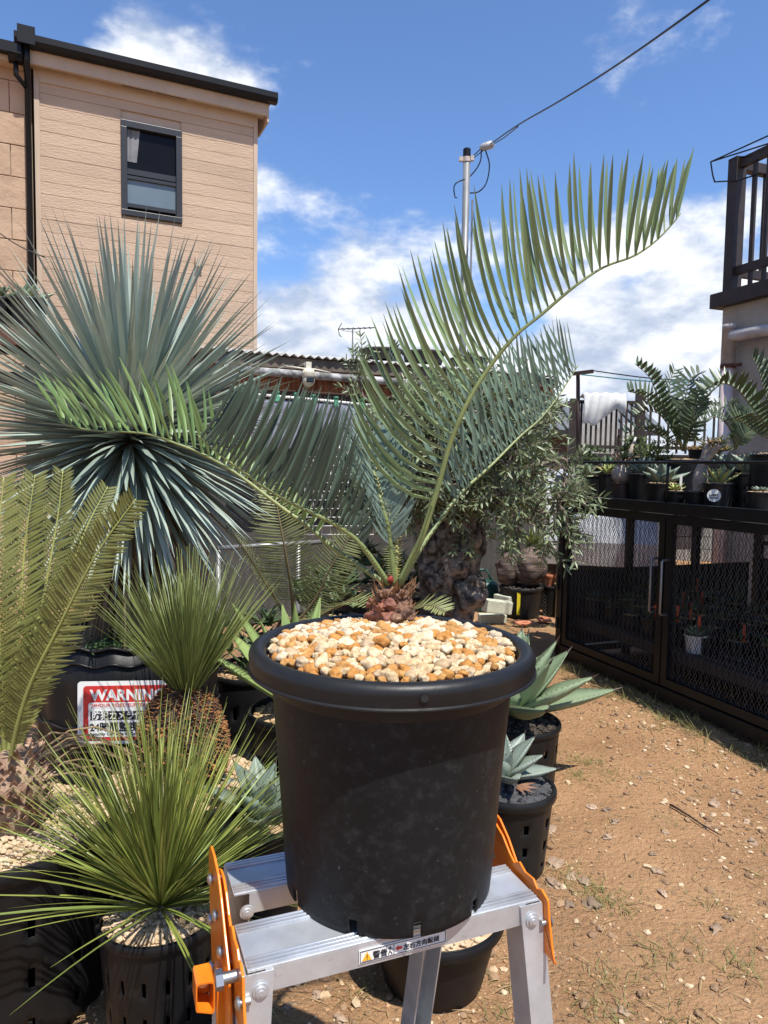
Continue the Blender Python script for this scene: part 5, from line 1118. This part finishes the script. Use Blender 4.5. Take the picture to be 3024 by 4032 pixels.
en(r_, [(2700, 1650, .05), (2700, 1560, .08), (2720, 1490, .1), (2760, 1470, .12)], 16, .14, .024, V((-.3, -.6, .7)))
en(r_, [(2720, 1690, -.05), (2760, 1600, -.08), (2800, 1540, -.1), (2850, 1510, -.1)], 16, .14, .024, V((-.4, -.5, .8)))
en(r_, [(2660, 1700, .1), (2610, 1640, .15), (2560, 1620, .18), (2500, 1640, .2)], 16, .14, .022, V((.2, -.4, .9)))
en(r_, [(2720, 1680, -.1), (2735, 1600, -.12), (2745, 1530, -.15)], 15, .13, .022, V((-.1, -.8, .5)))
en(r_, [(2670, 1690, .15), (2640, 1580, .2), (2640, 1500, .25), (2660, 1450, .3)], 18, .13, .022, V((.2, -.8, .6)))
en(r_, [(2730, 1700, .1), (2800, 1640, .15), (2850, 1600, .2), (2900, 1600, .2)], 18, .12, .020, V((-.3, -.5, .8)))
en(r_, [(2640, 1740, -.1), (2570, 1700, -.15), (2520, 1690, -.2), (2460, 1710, -.2)], 18, .11, .020, V((.2, -.4, .9)))
r_, p, rt = benchpot('potted_cycad', 'large arching cycad reaching in from the right edge of the cage', 3075, 1790, 220, .45, taper=.9)
d_ = p.y; eb2 = at(3080, 1740, d_)
en(r_, [(3030, 1690, -.05), (2960, 1600, -.1), (2900, 1530, -.1), (2840, 1510, -.1), (2770, 1540, -.1)], 19, .16, .024, V((.4, -.3, .85)), base=eb2)
en(r_, [(3040, 1640, .05), (3010, 1540, .1), (2985, 1450, .15), (2960, 1400, .2)], 17, .16, .024, V((.6, -.3, .7)), base=eb2)
en(r_, [(3010, 1720, -.1), (2950, 1680, -.15), (2900, 1650, -.2), (2840, 1660, -.25)], 16, .13, .02, V((.3, -.3, .9)), base=eb2)
r_, p, rt = benchpot('potted_cycad', 'small grey feathery cycad in a gravel tray at the right of the cage', 2905, 1796, 150, .75, taper=.9)
d_ = p.y; eb3 = at(2895, 1770, d_)
for q_ in ([(2880, 1700, 0), (2840, 1650, 0), (2800, 1640, 0)], [(2910, 1690, 0), (2930, 1640, 0), (2970, 1620, 0)], [(2890, 1680, 0), (2880, 1620, 0), (2870, 1580, 0)], [(2930, 1720, -.05), (2970, 1690, -.05), (3000, 1690, -.05)]): en(r_, q_, 20, .11, .011, V((0, -.7, .7)), base=eb3)
r_, p, rt = benchpot('potted_shrub', 'fine-leaved mossy green shrub in a pot behind the blue agave', 2580, 1830, 90, .50)
mb = MB()
for i in range(46): q_ = p+V((rnd.gauss(0, .05), rnd.gauss(0, .05), rnd.uniform(.0, .16))); leafy(mb, q_, 9, .075, .008, 1.2, .6)
build('foliage', mb, mat('mossy_leaf', (0.15, 0.19, 0.045), (0.08, 0.12, 0.03), rough=.5, transl=.2), r_, kind='stuff')
r_, p, rt = benchpot('potted_shrub', 'orange-tinged low plant in a dark tray beside the cycad', 2770, 1770, 110, .95); mb = MB()
for i in range(20): leafy(mb, p+V((rnd.gauss(0, .06), rnd.gauss(0, .05), 0)), 8, .07, .007, .9, .5)
build('foliage', mb, mat('orange_leaf', (0.38, 0.22, 0.06), (0.20, 0.13, 0.04), rough=.6, transl=.2), r_, kind='stuff')
r_, p, rt = benchpot('potted_agave', 'dark-potted agave on the second row behind the forked trunk', 2870, 1850, 120, .40); agave(r_, p, .15, 10, .07, AGB, 15, 75, fold=.3)
r_, p, rt = benchpot('potted_agave', 'dark green agave behind the swollen caudex', 2400, 1850, 90, .45); agave(r_, p, .16, 10, .04, AGD, 20, 75)
r_, p, rt = benchpot('potted_cactus', 'slim white-tipped columnar cactus behind the caudex', 2480, 1850, 60, .50, taper=.9)
mb = MB(); mb.tube([p, p+V((.0, 0, .14)), p+V((.025, 0, .22))], [.02, .018, .010], 8); build('stem', mb, CAUP, r_); mb = MB(); mb.tube([p+V((.02, 0, .20)), p+V((.035, 0, .25))], [.014, .006], 8); build('white_tip', mb, WHITE, r_)

for lbl, x_, y_, b_ in (('leafy green shrub in a black pot left of the dark cycad', 2500, 1800, .85), ('bushy olive-green shrub in a black pot behind the forked trunk', 2820, 1800, 1.1), ('low green shrub in a black pot at the far left of the cage top', 2330, 1840, .60)):
    r_, p, rt = benchpot('potted_shrub', lbl, x_, y_, 100, b_); mb = MB()
    for i in range(24): leafy(mb, p+V((rnd.gauss(0, .07), rnd.gauss(0, .06), rnd.uniform(0, .14))), 9, .10, .016, 1.1, .5)
    build('foliage', mb, mat('bench_shrub_leaf', (0.12, 0.16, 0.06), (0.07, 0.10, 0.04), rough=.5, transl=.2), r_, kind='stuff')
# plants inside the cage
ins = 0; INL = mat('shade_leaf', (0.11, 0.16, 0.07), (0.07, 0.10, 0.05), rough=.5, transl=.15)
OTAG = mat('orange_tag', (0.80, 0.10, 0.02), rough=.5)
for row_, b_ in enumerate((.22, .42, .64, .90, 1.2)):
    for i in range(11):
        t = .98-i*.215+(.1 if row_ % 2 else 0)
        if t < -1.5 or (row_ == 0 and -.62 < t < -.2): continue
        c = CPt(t, b_, .346); c = c+V((rnd.uniform(-.02, .02), rnd.uniform(-.02, .02), 0)); rr_ = rnd.uniform(.06, .085); hh = rnd.uniform(.09, .16)
        r_ = thing('potted_seedling', 'small black nursery pot with a green seedling on the shelf inside the cage', 'potted plant', c, 'seedling pots inside the cage')
        potparts(r_, c, rr_, rr_*.8, hh, BLACKP, .005, nseg=20); gravel(r_, c, rr_*.95, c.z+hh-.01, 24, (.004, .008), PUMICE)
        mb = MB()
        if rnd.random() < .5: leafy(mb, c+V((0, 0, hh)), 30, rnd.uniform(.15, .30), .005, 2.0, .4)
        else: leafy(mb, c+V((0, 0, hh)), 22, rnd.uniform(.08, .14), .022, .9, .1)
        build('foliage', mb, INL, r_, kind='stuff')
        if rnd.random() < .28: mb = MB(); mb.box(c+V((.02, -.03, hh+.05)), (.018, .002, .11)); build('orange_tag', mb, OTAG, r_, smooth=False)
wp_c = onpl(2736, 2572, CPt(0, .20, 0), fnrm); wp_c.z = .347
r_ = thing('white_pot', 'white plastic pot with a leafy rosette on the shelf inside the right gate', 'potted plant', wp_c); potparts(r_, wp_c, .066, .052, .115, WHITE, .006, nseg=28); gravel(r_, wp_c, .06, .45, 30, (.004, .008), PUMICE); agave(r_, wp_c+V((0, 0, .10)), .10, 12, .04, AGG, 15, 70); mb = MB(); mb.box(wp_c+V((.01, -.02, .18)), (.018, .002, .12)); build('orange_tag', mb, OTAG, r_, smooth=False)

# white car parked beyond the cage
car_o = at(2330, 2235, 10.6); car_o.z = 0
car = thing('parked_car', 'white car parked beyond the mesh cage', 'car', car_o)
cxx = V((.25, .97, 0)).normalized(); cyy = V((-cxx.y, cxx.x, 0))
def KP(x, y, z): return car_o+cxx*x+cyy*y+V((0, 0, z))
side = [(-1.75, .25), (-1.8, .55), (-1.7, .85), (-.95, .95), (-.55, 1.38), (-.2, 1.46), (.75, 1.46), (1.15, 1.38), (1.6, .95), (1.72, .85), (1.74, .25)]
mb = MB(); rows = []
for y_, k_ in ((-.74, .93), (-.70, 1), (.70, 1), (.74, .93)): rows.append([KP(x*(k_ if abs(y_) > .72 else 1), y_, .25+(z-.25)*(.97 if abs(y_) > .72 else 1)) for x, z in side])
mb.grid(rows, True); mb.f.append(tuple(range(11))); mb.f.append(tuple(range(33, 44))); build('body', mb, mat('white_car_paint', (0.42, 0.43, 0.45), rough=.3, spec=.5), car, smooth=False)
CGL = mat('car_glass', (0.02, 0.025, 0.03), rough=.05)
for y_ in (-.748, .748):
    for poly_ in ([(-.82, .97), (-.48, 1.34), (.12, 1.38), (.12, .97)], [(.20, .97), (.20, 1.38), (.78, 1.38), (1.35, .97)]): mb = MB(); mb.poly([KP(x*.93, y_, z*.985) for x, z in poly_], cyy, .006); build('side_window', mb, CGL, car, smooth=False)
mb = MB(); mb.poly([KP(-.935, -.6, 1.0), KP(-.935, .6, 1.0), KP(-.60, .55, 1.37), KP(-.60, -.55, 1.37)], V((-.7, 0, .7)), .01); build('windscreen', mb, CGL, car, smooth=False)
for x_ in (-1.15, 1.1):
    for y_ in (-.70, .70):
        mb = MB(); mb.tube([KP(x_, y_-.06, .28), KP(x_, y_+.06, .28)], .28, 24); wv = build('wheel', mb, mat('tyre', (0.02, 0.02, 0.02), rough=.9), car, angle=40); mb = MB(); mb.tube([KP(x_, y_-.065, .28), KP(x_, y_+.065, .28)], .17, 18); build('rim', mb, STEEL, wv, angle=40)

# ------------------------------------------------------------------ chain-link fence
def chain(root, a, b, z0, z1, cell, m_):
    mb = MB(); d = (b-a); ln = d.length; d.normalize(); n_ = int(ln/cell)
    nr = int((z1-z0)/cell)
    for i in range(n_):
        for s in (0, 1):
            mb.tube([a+d*(i*cell+(cell*.5 if (j+s) % 2 else 0))+V((0, (.003 if s else 0), z0+j*cell*.5)) for j in range(nr*2+1)], .0016, 3, cap=False)
    return build('chain_mesh', mb, m_, root, kind='stuff')
GAL = mat('galvanised_wire', (0.33, 0.33, 0.32), rough=.5, metal=.4)
a, b = V((at(1800, 2200, 7.4).x, 7.4, 0)), V((at(2200, 2200, 7.0).x, 7.0, 0))
cf = thing('chain_link_fence', 'silver chain-link fence behind the olive trunk', 'fence', a); chain(cf, a, b, 0, 1.15, .075, GAL)
for q_ in (a, b): mb = MB(); mb.tube([q_, q_+V((0, 0, 1.2))], .02, 10); build('post', mb, GAL, cf)
mb = MB(); mb.tube([a+V((0, 0, 1.16)), b+V((0, 0, 1.16))], .014, 8); build('top_rail', mb, GAL, cf)
a, b = V((at(860, 2300, 4.3).x, 4.3, 0)), V((at(1400, 2300, 4.9).x, 4.9, 0))
cf = thing('chain_link_fence', 'low chain-link fence with pipe rail behind the pale green cycad', 'fence', a); chain(cf, a, b, 0, .95, .06, GAL)
for q_ in (a, a.lerp(b, .55), b): mb = MB(); mb.tube([q_, q_+V((0, 0, .96))], .014, 10); build('post', mb, GAL, cf)
mb = MB(); mb.tube([a+V((0, 0, .97)), b+V((0, 0, .97))], .016, 10); build('top_rail', mb, mat('pale_pipe', (0.24, 0.24, 0.24), rough=.4, metal=.4), cf)

# ------------------------------------------------------------------ olive tree
OT = at(1768, 2100, 4.6); OTb = V((OT.x, OT.y, 0)); olv = thing('olive_tree', 'old olive tree with thick gnarled trunk and silvery leaves', 'tree', OTb)
OB = mat('olive_bark', (0.34, 0.275, 0.22), (0.05, 0.04, 0.032), scale=16, rough=.95, bump=1.0, bscale=30, contrast=(.40, .62), spec=.2)
mb = MB(); rows = []; ht = 1.30
for i in range(64):
    z_ = ht*i/63; rr0 = .185+.05*math.exp(-z_*5)+.03*math.sin(z_*7+1)-.05*max(0, z_-.9); row = []
    for k in range(72):
        a = 2*math.pi*k/72; n_ = V((math.cos(a), math.sin(a), z_*2.0)); r = rr0*(1+.30*noise.noise(n_*2.1+V((5, 2, 1)))+.18*abs(noise.noise(n_*4.5))-.12*abs(noise.noise(n_*9)))
        row.append(OTb+V((math.cos(a)*r, math.sin(a)*r, z_)))
    rows.append(row)
mb.grid(rows, True); mb.f.append(tuple(63*72+k for k in range(72))); trunk = build('trunk', mb, OB, olv)
for dx, dz, r in ((.03, .88, .085), (-.09, .80, .075), (.13, .70, .09), (-.04, .62, .07), (.10, .95, .06), (-.12, .98, .06)):
    m_ = MB(); m_.stone(OTb+V((dx, -.16, dz)), r, 3, squash=1.25, rough=.4); build('burl', m_, OB, olv)
OLV = mat('olive_leaf', (0.21, 0.255, 0.13), (0.13, 0.165, 0.08), scale=1.2, rough=.45, transl=.12, spots=[((0.34, 0.38, 0.26), 3.0, .56, .14)])
mbr = MB(); mbl = MB(); tops = [OTb+V((dx, dy, ht-.06)) for dx, dy in ((-.1, 0), (.1, -.05), (0, .08), (.05, -.1))]
def twig(p, d, l_):
    pts = leafpath(p, d, l_, V((rnd.gauss(0, .25), rnd.gauss(0, .25), rnd.gauss(.05, .3))), 8); mbr.tube(pts, [.0045-.0004*i for i in range(8)], 4, cap=False)
    for i in range(1, 8):
        for s in (0, 1):
            t = (pts[i]-pts[i-1]).normalized(); a = i*1.57+s*3.14+rnd.gauss(0, .3); o_ = t.orthogonal().normalized(); b_ = t.cross(o_); ld = (o_*math.cos(a)+b_*math.sin(a))+t*.75; ll = rnd.uniform(.045, .075)
            q = leafpath(pts[i], ld, ll, V((rnd.gauss(0, .2), rnd.gauss(0, .2), -.15)), 4); mbl.blade(q, [.003, .0135, .0125, .001], V((rnd.gauss(0, 1), rnd.gauss(0, 1), rnd.gauss(0, 1))).normalized(), .12)
    e = leafpath(pts[-1], (pts[-1]-pts[-2]), .05, V((0, 0, 0)), 4); mbl.blade(e, [.003, .01, .009, .001], V((1, 0, 0)), .1)
targets = []
for i in range(430):
    while True:
        x_, y_ = rnd.uniform(1300, 2320), rnd.uniform(1555, 2180)
        e_ = ((x_-1840)/400)**2+((y_-1850)/310)**2
        if e_ < 1 and not (x_ < 2000 and y_ > 2010) and not (1880 < x_ < 2150 and y_ > 2080) and noise.noise(V((x_*.007, y_*.007, 3.3))) > -.35 and not (x_ > 2240 and y_ < 1750): break
    targets.append((x_, y_, rnd.uniform(3.9, 5.3)))
targets += [(2230, 2060, 3.9), (2200, 1990, 3.95), (2260, 1960, 3.95), (2240, 1880, 4.1), (2160, 2060, 4.0), (2100, 2010, 4.0), (1840, 2090, 4.25), (1420, 1500, 5.2), (1430, 1560, 5.2), (1425, 1440, 5.2), (2150, 2130, 4.0), (2060, 1960, 4.0)]
hubs = [OTb+V((math.cos(a)*r, math.sin(a)*r, ht+h)) for a, r, h in ((0, .35, .2), (.9, .4, .3), (2.2, .4, .25), (3.3, .5, .25), (4.2, .45, .2), (5.3, .4, .2), (1.5, .1, .42), (0.1, .75, .25), (5.0, .6, .22), (3.2, .8, .3))]
for h_ in hubs:
    t_ = min(tops, key=lambda q: (q-h_).length); mbr.tube(spline([t_-V((0, 0, .05)), t_.lerp(h_, .5)+V((0, 0, .06)), h_], 8), [.035-.003*i for i in range(8)], 7)
tg = [at(*q) for q in targets]; tg.sort(key=lambda p: min((h-p).length for h in hubs)); nodes = list(hubs)
for p in tg:
    h_ = min(nodes, key=lambda q: (q-p).length); nodes.append(p); r_0 = .010 if h_ in hubs else .0055
    mbr.tube(spline([h_, h_.lerp(p, .5)+V((rnd.gauss(0, .02), rnd.gauss(0, .02), .03)), p], 6), [r_0-(r_0-.003)*q/5 for q in range(6)], 4, cap=False)
    dd = (p-h_).normalized()
    for _ in range(3): twig(p, dd+V((rnd.gauss(0, .6), rnd.gauss(0, .6), rnd.gauss(.2, .5))), rnd.uniform(.13, .24))
build('branches', mbr, OB, olv, kind='stuff'); build('crown', mbl, OLV, olv, kind='stuff')

# ------------------------------------------------------------------ things on the ground behind, right of the trunk
def ground_pot(name, label, px, pyb, wpx, h, m_=BLACKP, fill=SOIL, taper=.85, slots=0, rim=.012, cat='potted plant', nst=120):
    b_ = onz(px, pyb); pos = V((b_.x, b_.y, h)); return rootpot(name, label, 0, 0, 0, wpx, zb=0, m_=m_, fill=fill, pos=pos, rim=rim, taper=taper, slots=slots, cat=cat, nst=nst, nseg=64 if not slots else slots*6)
r_, p, rt = ground_pot('potted_caudex', 'dark gnarled double-headed caudex plant in a black pot with a yellow strip', 2050, 2425, 168, .30)
GN = mat('dark_gnarled_bark', (0.17, 0.12, 0.095), (0.045, 0.032, 0.028), scale=4, rough=.9, bump=.9, bscale=10, stretch=(1, 1, 6), contrast=(.4, .6)); v_, f_ = ico()[3]
for c_, rx, rz, ph in ((p+V((.075, -.02, .20)), .165, .20, 0), (p+V((-.125, .02, .17)), .13, .17, 4)):
    mb = MB(); mb.add([c_+V((q.x*rx*(1+.22*noise.noise(q*2.2+V((ph, 0, 0)))), q.y*rx*(1+.2*noise.noise(q*2.2)), q.z*rz*(1+.12*noise.noise(V((q.x*2, q.y*2, q.z*6+ph)))))) for q in v_], f_); build('caudex', mb, GN, r_)
for c_, n_, l_ in ((p+V((.08, 0, .38)), 60, .24), (p+V((-.13, 0, .33)), 34, .18), (p+V((.16, 0, .36)), 24, .22)): mb = MB(); leafy(mb, c_, n_, l_, .012, 2.6, .25); build('leaf_tuft', mb, mat('yellow_green_leaf', (0.20, 0.25, 0.05), (0.12, 0.15, 0.035), rough=.5, transl=.25), r_, kind='stuff')
mb = MB(); f_p = at(2043, 2375, p.y-rt-.005); mb.box((f_p.x, p.y-rt*.95, .16), (.032, .006, .22)); build('yellow_strip', mb, mat('yellow_strip', (0.75, 0.6, 0.03), rough=.5), r_, smooth=False)
wc = onz(1905, 2400); wcn = thing('watering_can', 'dark green plastic watering can with long spout beside the trunk', 'watering can', wc); WG = mat('green_plastic', (0.025, 0.085, 0.065), (0.018, 0.06, 0.048), rough=.35)
mb = MB(); mb.lathe(wc, [(.0, .0), (.15, .0), (.155, .02), (.15, .10), (.152, .12), (.145, .20), (.14, .27), (.10, .31), (.0, .32)], 32); build('tank', mb, WG, wcn, angle=50)
mb = MB(); mb.tube(spline([wc+V((.12, 0, .08)), wc+V((.25, -.02, .25)), wc+V((.38, -.03, .52))], 10), [.05-.003*i for i in range(10)], 12); build('spout', mb, WG, wcn)
mb = MB(); mb.tube(spline([wc+V((.08, 0, .30)), wc+V((0, 0, .42)), wc+V((-.13, 0, .36)), wc+V((-.17, 0, .16))], 12), .014, 8); build('handle', mb, WG, wcn)
CB_ = mat('pale_green_block', (0.50, 0.51, 0.40), (0.42, 0.43, 0.33), scale=9, rough=.95, bump=.3)
for lbl, c_, a in (('pale concrete block lying tilted on top of another block', at(1958, 2388, 6.6), .30), ('mossy concrete block lying under the tilted block', at(1938, 2442, 6.75), .1), ('pale concrete block end showing behind the tilted block', at(1988, 2366, 6.95), -.9)):
    X_ = V((math.cos(a), math.sin(a), -.14 if 'tilted on' in lbl else 0)).normalized(); Y_ = V((-math.sin(a), math.cos(a), 0)); mb = MB(); mb.box(c_, (.20 if 'end' in lbl else .26, .12, .12), (X_, Y_, X_.cross(Y_).normalized())); o = build('concrete_block', mb, CB_, org=c_-V((0, 0, .06)), smooth=False, label=lbl, cat='block', group='concrete blocks'); addmod_bevel(o, .008)
mb = MB(); c_ = at(1930, 2520, 5.7); 
for lbl, x_, yb, w_, h_, m_ in (('black pot with a small grey shrub behind the watering can', 1950, 2330, 90, .30, BLACKP), ('black pot with moss near the cage corner', 2135, 2390, 70, .26, BLACKP), ('slotted dark pot half hidden by the cage post', 2165, 2420, 70, .30, BLACKP2)):
    r_, p, rt = ground_pot('potted_shrub', lbl, x_, yb, w_, h_, m_); mb = MB()
    for i in range(10): leafy(mb, p+V((rnd.gauss(0, rt*.4), rnd.gauss(0, rt*.4), rnd.uniform(0, .08))), 9, .08, .014, 1.2, .4)
    build('foliage', mb, mat('grey_shrub_leaf', (0.16, 0.20, 0.10), (0.09, 0.12, 0.06), rough=.5, transl=.2), r_, kind='stuff')
TER = mat('terracotta', (0.52, 0.19, 0.10), (0.42, 0.15, 0.08), rough=.8)
c_ = V((onz(2165, 2420).x-.02, onz(2165, 2420).y, .345)); mb = MB(); mb.lathe(V((c_.x, c_.y, c_.z-.06)), [(.05, 0), (.07, .1), (.08, .12), (.075, .13)], 24); build('terracotta_pot', mb, TER, org=c_-V((0, 0, .06)), label='small orange terracotta pot on the dark pot by the cage post', cat='pot')
for x_, y_ in ((2140, 2455), (2060, 2470)): q = onz(x_, y_); mb = MB(); mb.stone((q.x, q.y, .04), .06, 1, squash=.4, rough=.6); build('terracotta_shard', mb, TER, org=(q.x, q.y, 0), smooth=False, label='broken terracotta shard on the ground by the cage', cat='shard', group='terracotta shards')

# ------------------------------------------------------------------ agaves right of the big pot
r_, p, rt = ground_pot('potted_agave', 'large grey-green agave in a slotted black pot right behind the big pot', 2030, 3090, 330, .315, BLACKP2, SOIL, .9, slots=12)
agave(r_, V((p.x-.02, p.y, p.z+.03)), .47, 18, .165, AGG, 6, 80, cup=.2, fold=.26, teeth=True, jl=.08)
r_, p, rt = ground_pot('potted_agave', 'small silvery agave in a black pot of dark lava grit beside the ladder', 2000, 3400, 345, .31, BLACKP, mat('lava_grit', (0.075, 0.072, 0.075), (0.04, 0.04, 0.042), scale=30, rough=.95, bump=.5), .82, slots=9, rim=.016, nst=420)
agave(r_, V((p.x-.03, p.y+.02, p.z+.01)), .225, 13, .085, mat('silver_agave_leaf', (0.225, 0.27, 0.22), (0.165, 0.205, 0.17), scale=6, rough=.5, rnd_v=.1), 6, 72, cup=.25, fold=.30, teeth=True)
mb = MB()
for a in (-.9, -.3, -1.4, .3): mb.blade(leafpath(V((p.x+.02, p.y-.04, p.z+.01)), V((math.cos(a), math.sin(a), .25)), .075, V((0, 0, -.4)), 5), [.016, .018, .014, .008, .001], V((-math.sin(a), math.cos(a), 0)), .35)
build('dry_leaves', mb, mat('dry_agave_leaf', (0.26, 0.14, 0.075), (0.13, 0.06, 0.035), scale=12, rough=.8), r_, kind='stuff')
# low pot under the ladder
UB = V((.165, 2.0, 0)); r_ = thing('potted_agave', 'low black pot of pale gravel with white-edged agave leaves under the ladder', 'potted plant', UB)
potparts(r_, UB, .195, .145, .205, BLACKP2, .014, nseg=64); gravel(r_, UB, .185, .19, 700, (.005, .010), WCHIP, 'gravel', dome=.02)
agave(r_, UB+V((0, 0, .20)), .20, 9, .05, mat('white_green_leaf', (0.42, 0.46, 0.34), (0.30, 0.36, 0.25), rough=.5), 12, 70, cup=-.5, fold=.25)
# agave behind the tuft, left of the big pot
r_ = thing('potted_agave', 'blue agave in a black pot between the tufted plant and the big pot', 'potted plant', V((at(1030, 3260, 2.15).x, 2.15, 0))); q = V(r_.location); potparts(r_, q, .13, .11, .40, BLACKP, .012, nseg=48); gravel(r_, q, .12, .385, 160, (.005, .01), PUMICE); agave(r_, q+V((0, 0, .39)), .22, 14, .085, AGB, 5, 78, cup=.3, fold=.28, teeth=True)
# agave whose tips show over the rim, and the pale green cycad behind
q = V((at(1170, 2700, 2.55).x, 2.55, 0)); r_ = thing('potted_agave', 'green agave with yellow edges showing behind the left rim of the big pot', 'potted plant', q); potparts(r_, q, .17, .14, .60, BLACKP2, .012, slots=12, nseg=72); gravel(r_, q, .16, .58, 200, (.006, .011), PUMICE); agave(r_, q+V((0, 0, .60)), .50, 16, .075, mat('yellow_edged_leaf', (0.26, 0.34, 0.11), (0.20, 0.27, 0.09), rough=.45, transl=.1), 12, 80, cup=.1, fold=.2)
q = V((at(1155, 2400, 3.5).x, 3.5, 0)); r_ = thing('potted_cycad', 'pale green cycad with comb-like fronds behind the big pot', 'potted plant', q); zc = .62; potparts(r_, q, .22, .19, zc, BLACKP2, .012, slots=12, nseg=72); gravel(r_, q, .21, zc-.02, 300, (.006, .012), PUMICE)
PGL = mat('pale_cycad_leaflet', (0.26, 0.28, 0.11), (0.20, 0.22, 0.085), scale=3, rough=.45, rnd_v=.15, transl=.25); PGR = mat('brown_stalk', (0.17, 0.13, 0.06), rough=.6)
cb = q+V((0, 0, zc)); mb = MB(); mb.stone(cb+V((0, 0, .04)), .08, 2, squash=.9); build('caudex', mb, CAU, r_)
def pg(pts, n, l_, adax=V((.1, -1, .2)), w_=.008, lean=.3): frond(r_, [cb+V((0, 0, .06))]+[at(x, y, d) for x, y, d in pts], n, GBL(l_), w_, PGL, PGR, adax, vang=82, lean=lean, bend=V((0, 0, .05)), t0=.22, r0=.009, r1=.002, single=False, seg=5, jit=.03)
pg([(1149, 2345, 3.4), (1122, 2164, 3.3), (1092, 2000, 3.3), (1075, 1900, 3.35)], 46, .155)
pg([(1240, 2360, 3.45), (1310, 2220, 3.4), (1380, 2110, 3.4)], 34, .13)
pg([(1060, 2320, 3.4), (980, 2190, 3.3), (890, 2060, 3.2)], 36, .08, V((.6, -.4, .7)))
pg([(1270, 2420, 3.2), (1370, 2370, 3.0), (1460, 2380, 2.9)], 30, .12, V((0, -.3, .95)))
q = V((at(1720, 2420, 3.2).x, 3.2, 0)); r_ = thing('potted_cycad', 'low pale cycad frond showing right of the red stem behind the big pot', 'potted plant', q); zc = .74; potparts(r_, q, .16, .13, zc, BLACKP2, .012); gravel(r_, q, .15, zc-.02, 80, (.006, .011), PUMICE); cb = q+V((-.2, 0, zc))
frond(r_, [at(1600, 2420, 3.2), at(1650, 2390, 3.15), at(1700, 2385, 3.1), at(1755, 2410, 3.05)], 22, GBL(.10), .008, PGL, PGR, V((0, -.3, .95)), vang=80, lean=.5, bend=V((0, 0, .05)), t0=.05, r0=.006, r1=.002, single=False, seg=5)

# dark pots and greenery filling the middle ground
for i, (lbl, x_, d, w_, zt) in enumerate((('dark pot with leafy weeds behind the grass tree needles', 1000, 3.4, .42, .50), ('dark pot with broad leaves against the low fence', 1290, 4.0, .40, .62), ('dark pot with a green shrub below the plastic sheet', 1440, 4.6, .45, .70), ('dark pot of greenery left of the olive trunk', 1560, 5.2, .5, .55))):
    q = V((at(x_, 2300, d).x, d, 0)); r_ = thing('potted_shrub', lbl, 'potted plant', q); potparts(r_, q, w_/2, w_*.42, zt, BLACKP2, .012, slots=10, nseg=60); gravel(r_, q, w_*.47, zt-.02, 150, (.006, .012), PUMICE); mb = MB()
    for k in range(26): leafy(mb, q+V((rnd.gauss(0, w_*.28), rnd.gauss(0, w_*.2), zt+rnd.uniform(0, .25))), 9, .13, .022, 1.0, .4)
    build('foliage', mb, mat('mid_shrub_leaf', (0.10, 0.145, 0.055), (0.06, 0.09, 0.04), rough=.5, transl=.2), r_, kind='stuff')
# pot rack at the upper left
rk = V((at(30, 1310, 4.0).x-.25, 4.0, 0)); zr_ = at(60, 1300, 4.0).z
rack = thing('pot_rack', 'tall timber rack carrying pots at the upper left edge', 'rack', rk)
def kbox(name, x0, x1, y0, y1, za, zb_, m_=DARKWOOD): mb = MB(); mb.box((rk.x+(x0+x1)/2, (y0+y1)/2, (za+zb_)/2), (x1-x0, y1-y0, zb_-za)); build(name, mb, m_, rack, smooth=False)
kbox('shelf_beam', -.5, .42, 3.86, 3.91, zr_-.10, zr_-.01, mat('red_brown_timber', (0.12, 0.05, 0.03), rough=.8)); kbox('shelf_beam', -.5, .42, 4.2, 4.25, zr_-.10, zr_-.01)
for i in range(4): kbox('shelf_board', -.5, .42, 3.86+i*.1, 3.95+i*.1, zr_-.008, zr_+.008)
kbox('upright', -.45, -.39, 4.0, 4.06, 0, zr_-.11); kbox('upright', .34, .40, 4.0, 4.06, 0, zr_-.11); kbox('cross_beam', -.5, .6, 4.07, 4.11, zr_-.30, zr_-.22)
for lbl, x_, w_, m_ in (('dark pot with broad agave leaves on the left of the rack', -10, .22, AGD), ('dark pot with spiny succulent leaves on the right of the rack', 110, .21, AGG)):
    c_ = V((at(x_, 1280, 4.02).x, 4.02, zr_+.01)); r_ = thing('potted_agave', lbl, 'potted plant', c_); potparts(r_, c_, w_/2, w_*.38, .16, BLACKP, .008, nseg=36); gravel(r_, c_, w_*.47, c_.z+.15, 40, (.005, .01), PUMICE); agave(r_, c_+V((0, 0, .15)), .14, 11, .055, m_, 10, 65, teeth=True)
